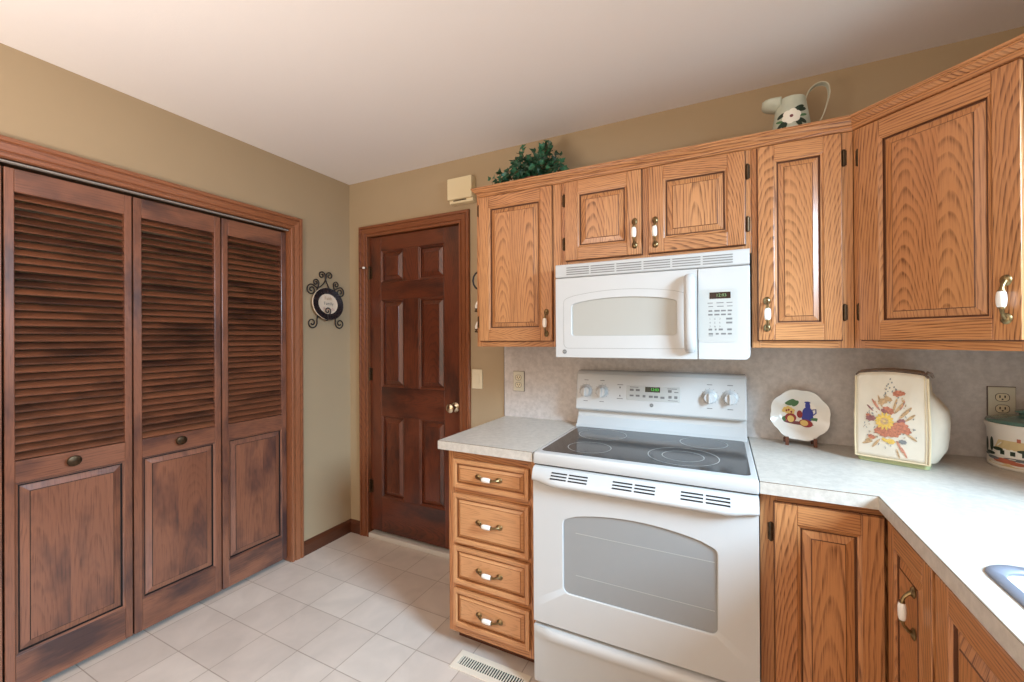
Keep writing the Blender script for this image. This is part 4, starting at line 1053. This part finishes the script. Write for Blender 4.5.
tpz.tube([(.185, .004, .322), (.194, .01, .318), (.199, .02, .306)], [.006, .006, .003], 8)
tpz.build('top_piping', 'clothb', bgx, smooth=True)
tc_ = MB(); tc_.loft([[(.004+.18*u/12, .005, .316+.006*math.sin(PI*u/12)) for u in range(13)], [(.012+.165*u/12, .05, .322+.007*math.sin(PI*u/12)) for u in range(13)], [(.02+.15*u/12, .11, .322+.006*math.sin(PI*u/12)) for u in range(13)], [(.02+.15*u/12, .15, .318+.0*u) for u in range(13)]], 0, False, False)
tc_.build('top_gusset', 'gusset', bgx, smooth=True, fixn=False)
on_front = lambda x, z, off: front(x, z, off+.0012)
fb = MB(); rg2 = random.Random(11)
def BF(x, z, rx, rz, rot, off, mt, **k): blob(fb, x, z, rx, rz*.66, rot, off, mt, fn=on_front, **k)
# leaves and sprigs
for x, z, a, l, mt in ((.30, .62, 2.3, .09, 5), (.36, .66, 2.0, .08, 1), (.62, .60, .8, .10, 1), (.70, .55, .7, .11, 1), (.76, .50, .6, .08, 1), (.70, .33, -.6, .09, 1), (.78, .28, -.5, .07, 1), (.24, .22, 3.5, .10, 1), (.18, .17, 3.4, .08, 1), (.62, .16, -1.0, .08, 5), (.68, .10, -1.0, .07, 5), (.60, .08, -1.2, .06, 1), (.56, .62, 1.2, .09, 1), (.66, .63, 1.0, .07, 5), (.30, .17, 3.9, .08, 1), (.22, .58, 2.5, .06, 2), (.44, .7, 1.6, .05, 1)):
    BF(x, z, l, l*.28, a, .0004, mt)
for k in range(70):
    a = rg2.uniform(0, 2*PI); r = rg2.uniform(.20, .40); x, z = .49+r*math.cos(a)*.95, .45+r*math.sin(a)*.95
    if z > .62 and abs(x-.5) > .26-.5*(z-.62): x = .5+(x-.5)*.35
    if .06 < x < .94: BF(x, z, rg2.uniform(.008, .018), rg2.uniform(.006, .012), rg2.uniform(0, 3), .0005, rg2.choice((3, 3, 6, 1)))
for x, z in ((.47, .86), (.52, .88), (.49, .82), (.44, .80), (.55, .83), (.5, .92), (.45, .84)): BF(x, z, .012, .014, .6, .0005, 3)
# flowers
for x, z, r, mt in ((.40, .66, .07, 1), (.47, .69, .055, 1), (.60, .76, .07, 0), (.66, .765, .045, 0), (.47, .56, .08, 0), (.42, .55, .05, 2), (.23, .46, .07, 2), (.20, .49, .04, 0), (.24, .24, .05, 0), (.60, .37, .13, 0), (.68, .36, .09, 0), (.36, .33, .085, 0), (.44, .30, .09, 0), (.53, .31, .1, 0), (.50, .21, .06, 4), (.42, .22, .04, 4), (.64, .45, .055, 2), (.66, .22, .05, 6)):
    BF(x, z, r, r*.75, rg2.uniform(-.3, .3), .0008+rg2.random()*.0004, mt, lob=7, la=.12, n=28)
for k in range(14):
    a = 2*PI*k/14; BF(.42+.085*math.cos(a), .435+.060*math.sin(a), .045, .026, math.atan2(math.sin(a)*.66, math.cos(a)), .0016+.00003*k, 4)
BF(.42, .435, .055, .058, 0, .0024, 1, n=20); BF(.42, .435, .02, .02, 0, .0028, 7)
fb.build('flower_print', ['frust', 'fbrown', 'fplum', 'fslate', 'fgold', 'frose', 'fslate', 'pyel'], fpo, fixn=False)

# ------------------------------------------------------------------ canister
cn = thing('canister', 'stoneware canister with teal lid and painted cottage, at the right edge', 'canister', (3.284, -.122, CT1+.0006))
KR = .93
CR = [(.001, 0), (.103, 0), (.109, .006), (.109, .10), (.110, .128), (.116, .144), (.115, .150), (.001, .150)]
MB().lathe([(r*KR, z) for r, z in CR], 56).build('crock', 'stone', cn, smooth=True)
LD = [(.001, .1505), (.112, .1505), (.114, .154), (.110, .161), (.08, .169), (.034, .174), (.029, .177), (.031, .182), (.040, .186), (.039, .192), (.02, .197), (.001, .198)]
MB().lathe([(r*KR, z) for r, z in LD], 56).build('lid', 'teal', cn, smooth=True)
on_can = lambda px, pz, off: ((.109*KR+.0002+off)*math.cos(math.radians(240)+(px-.030)/.093), (.109*KR+.0002+off)*math.sin(math.radians(240)+(px-.030)/.093), pz)
cp_ = MB()
def BC(*a, **k): blob(cp_, *a, fn=on_can, **k)
def QC(x0, x1, z0, z1, off, mt, skew=0):
    n = 6; c0 = len(cp_.v)
    for i in range(n+1):
        x = x0+(x1-x0)*i/n; cp_.v.append(on_can(x, z0, off)); cp_.v.append(on_can(x+(skew*(1-2*i/n)), z1, off))
    for i in range(n): cp_.face((c0+2*i, c0+2*i+2, c0+2*i+3, c0+2*i+1), mt)
QC(-.035, .06, .045, .07, .0004, 4); QC(-.045, .07, .068, .098, .0006, 1, .012)
QC(.01, .018, .096, .108, .0006, 2)
for x in (-.028, -.004, .02, .045): QC(x, x+.011, .05, .064, .0008, 0)
BC(-.078, .072, .008, .026, 0, .0008, 0); BC(-.055, .078, .007, .024, 0, .0008, 0)
for x, z, rx, rz, mt in ((-.06, .048, .018, .006, 0), (-.035, .066, .015, .006, 0), (-.02, .03, .03, .008, 2), (.01, .026, .02, .006, 2), (.045, .05, .02, .012, 2), (.03, .068, .02, .006, 0), (.06, .07, .014, .008, 0), (-.05, .034, .02, .005, 3), (.02, .038, .04, .005, 3), (-.01, .018, .06, .006, 1), (.06, .026, .03, .006, 3), (-.075, .042, .012, .004, 3)):
    BC(x, z, rx, rz, 0, .001+.0001*mt, mt)
cp_.build('cottage_painting', ['pdark', 'thatch', 'prust', 'pslate', 'china'], cn, fixn=False)
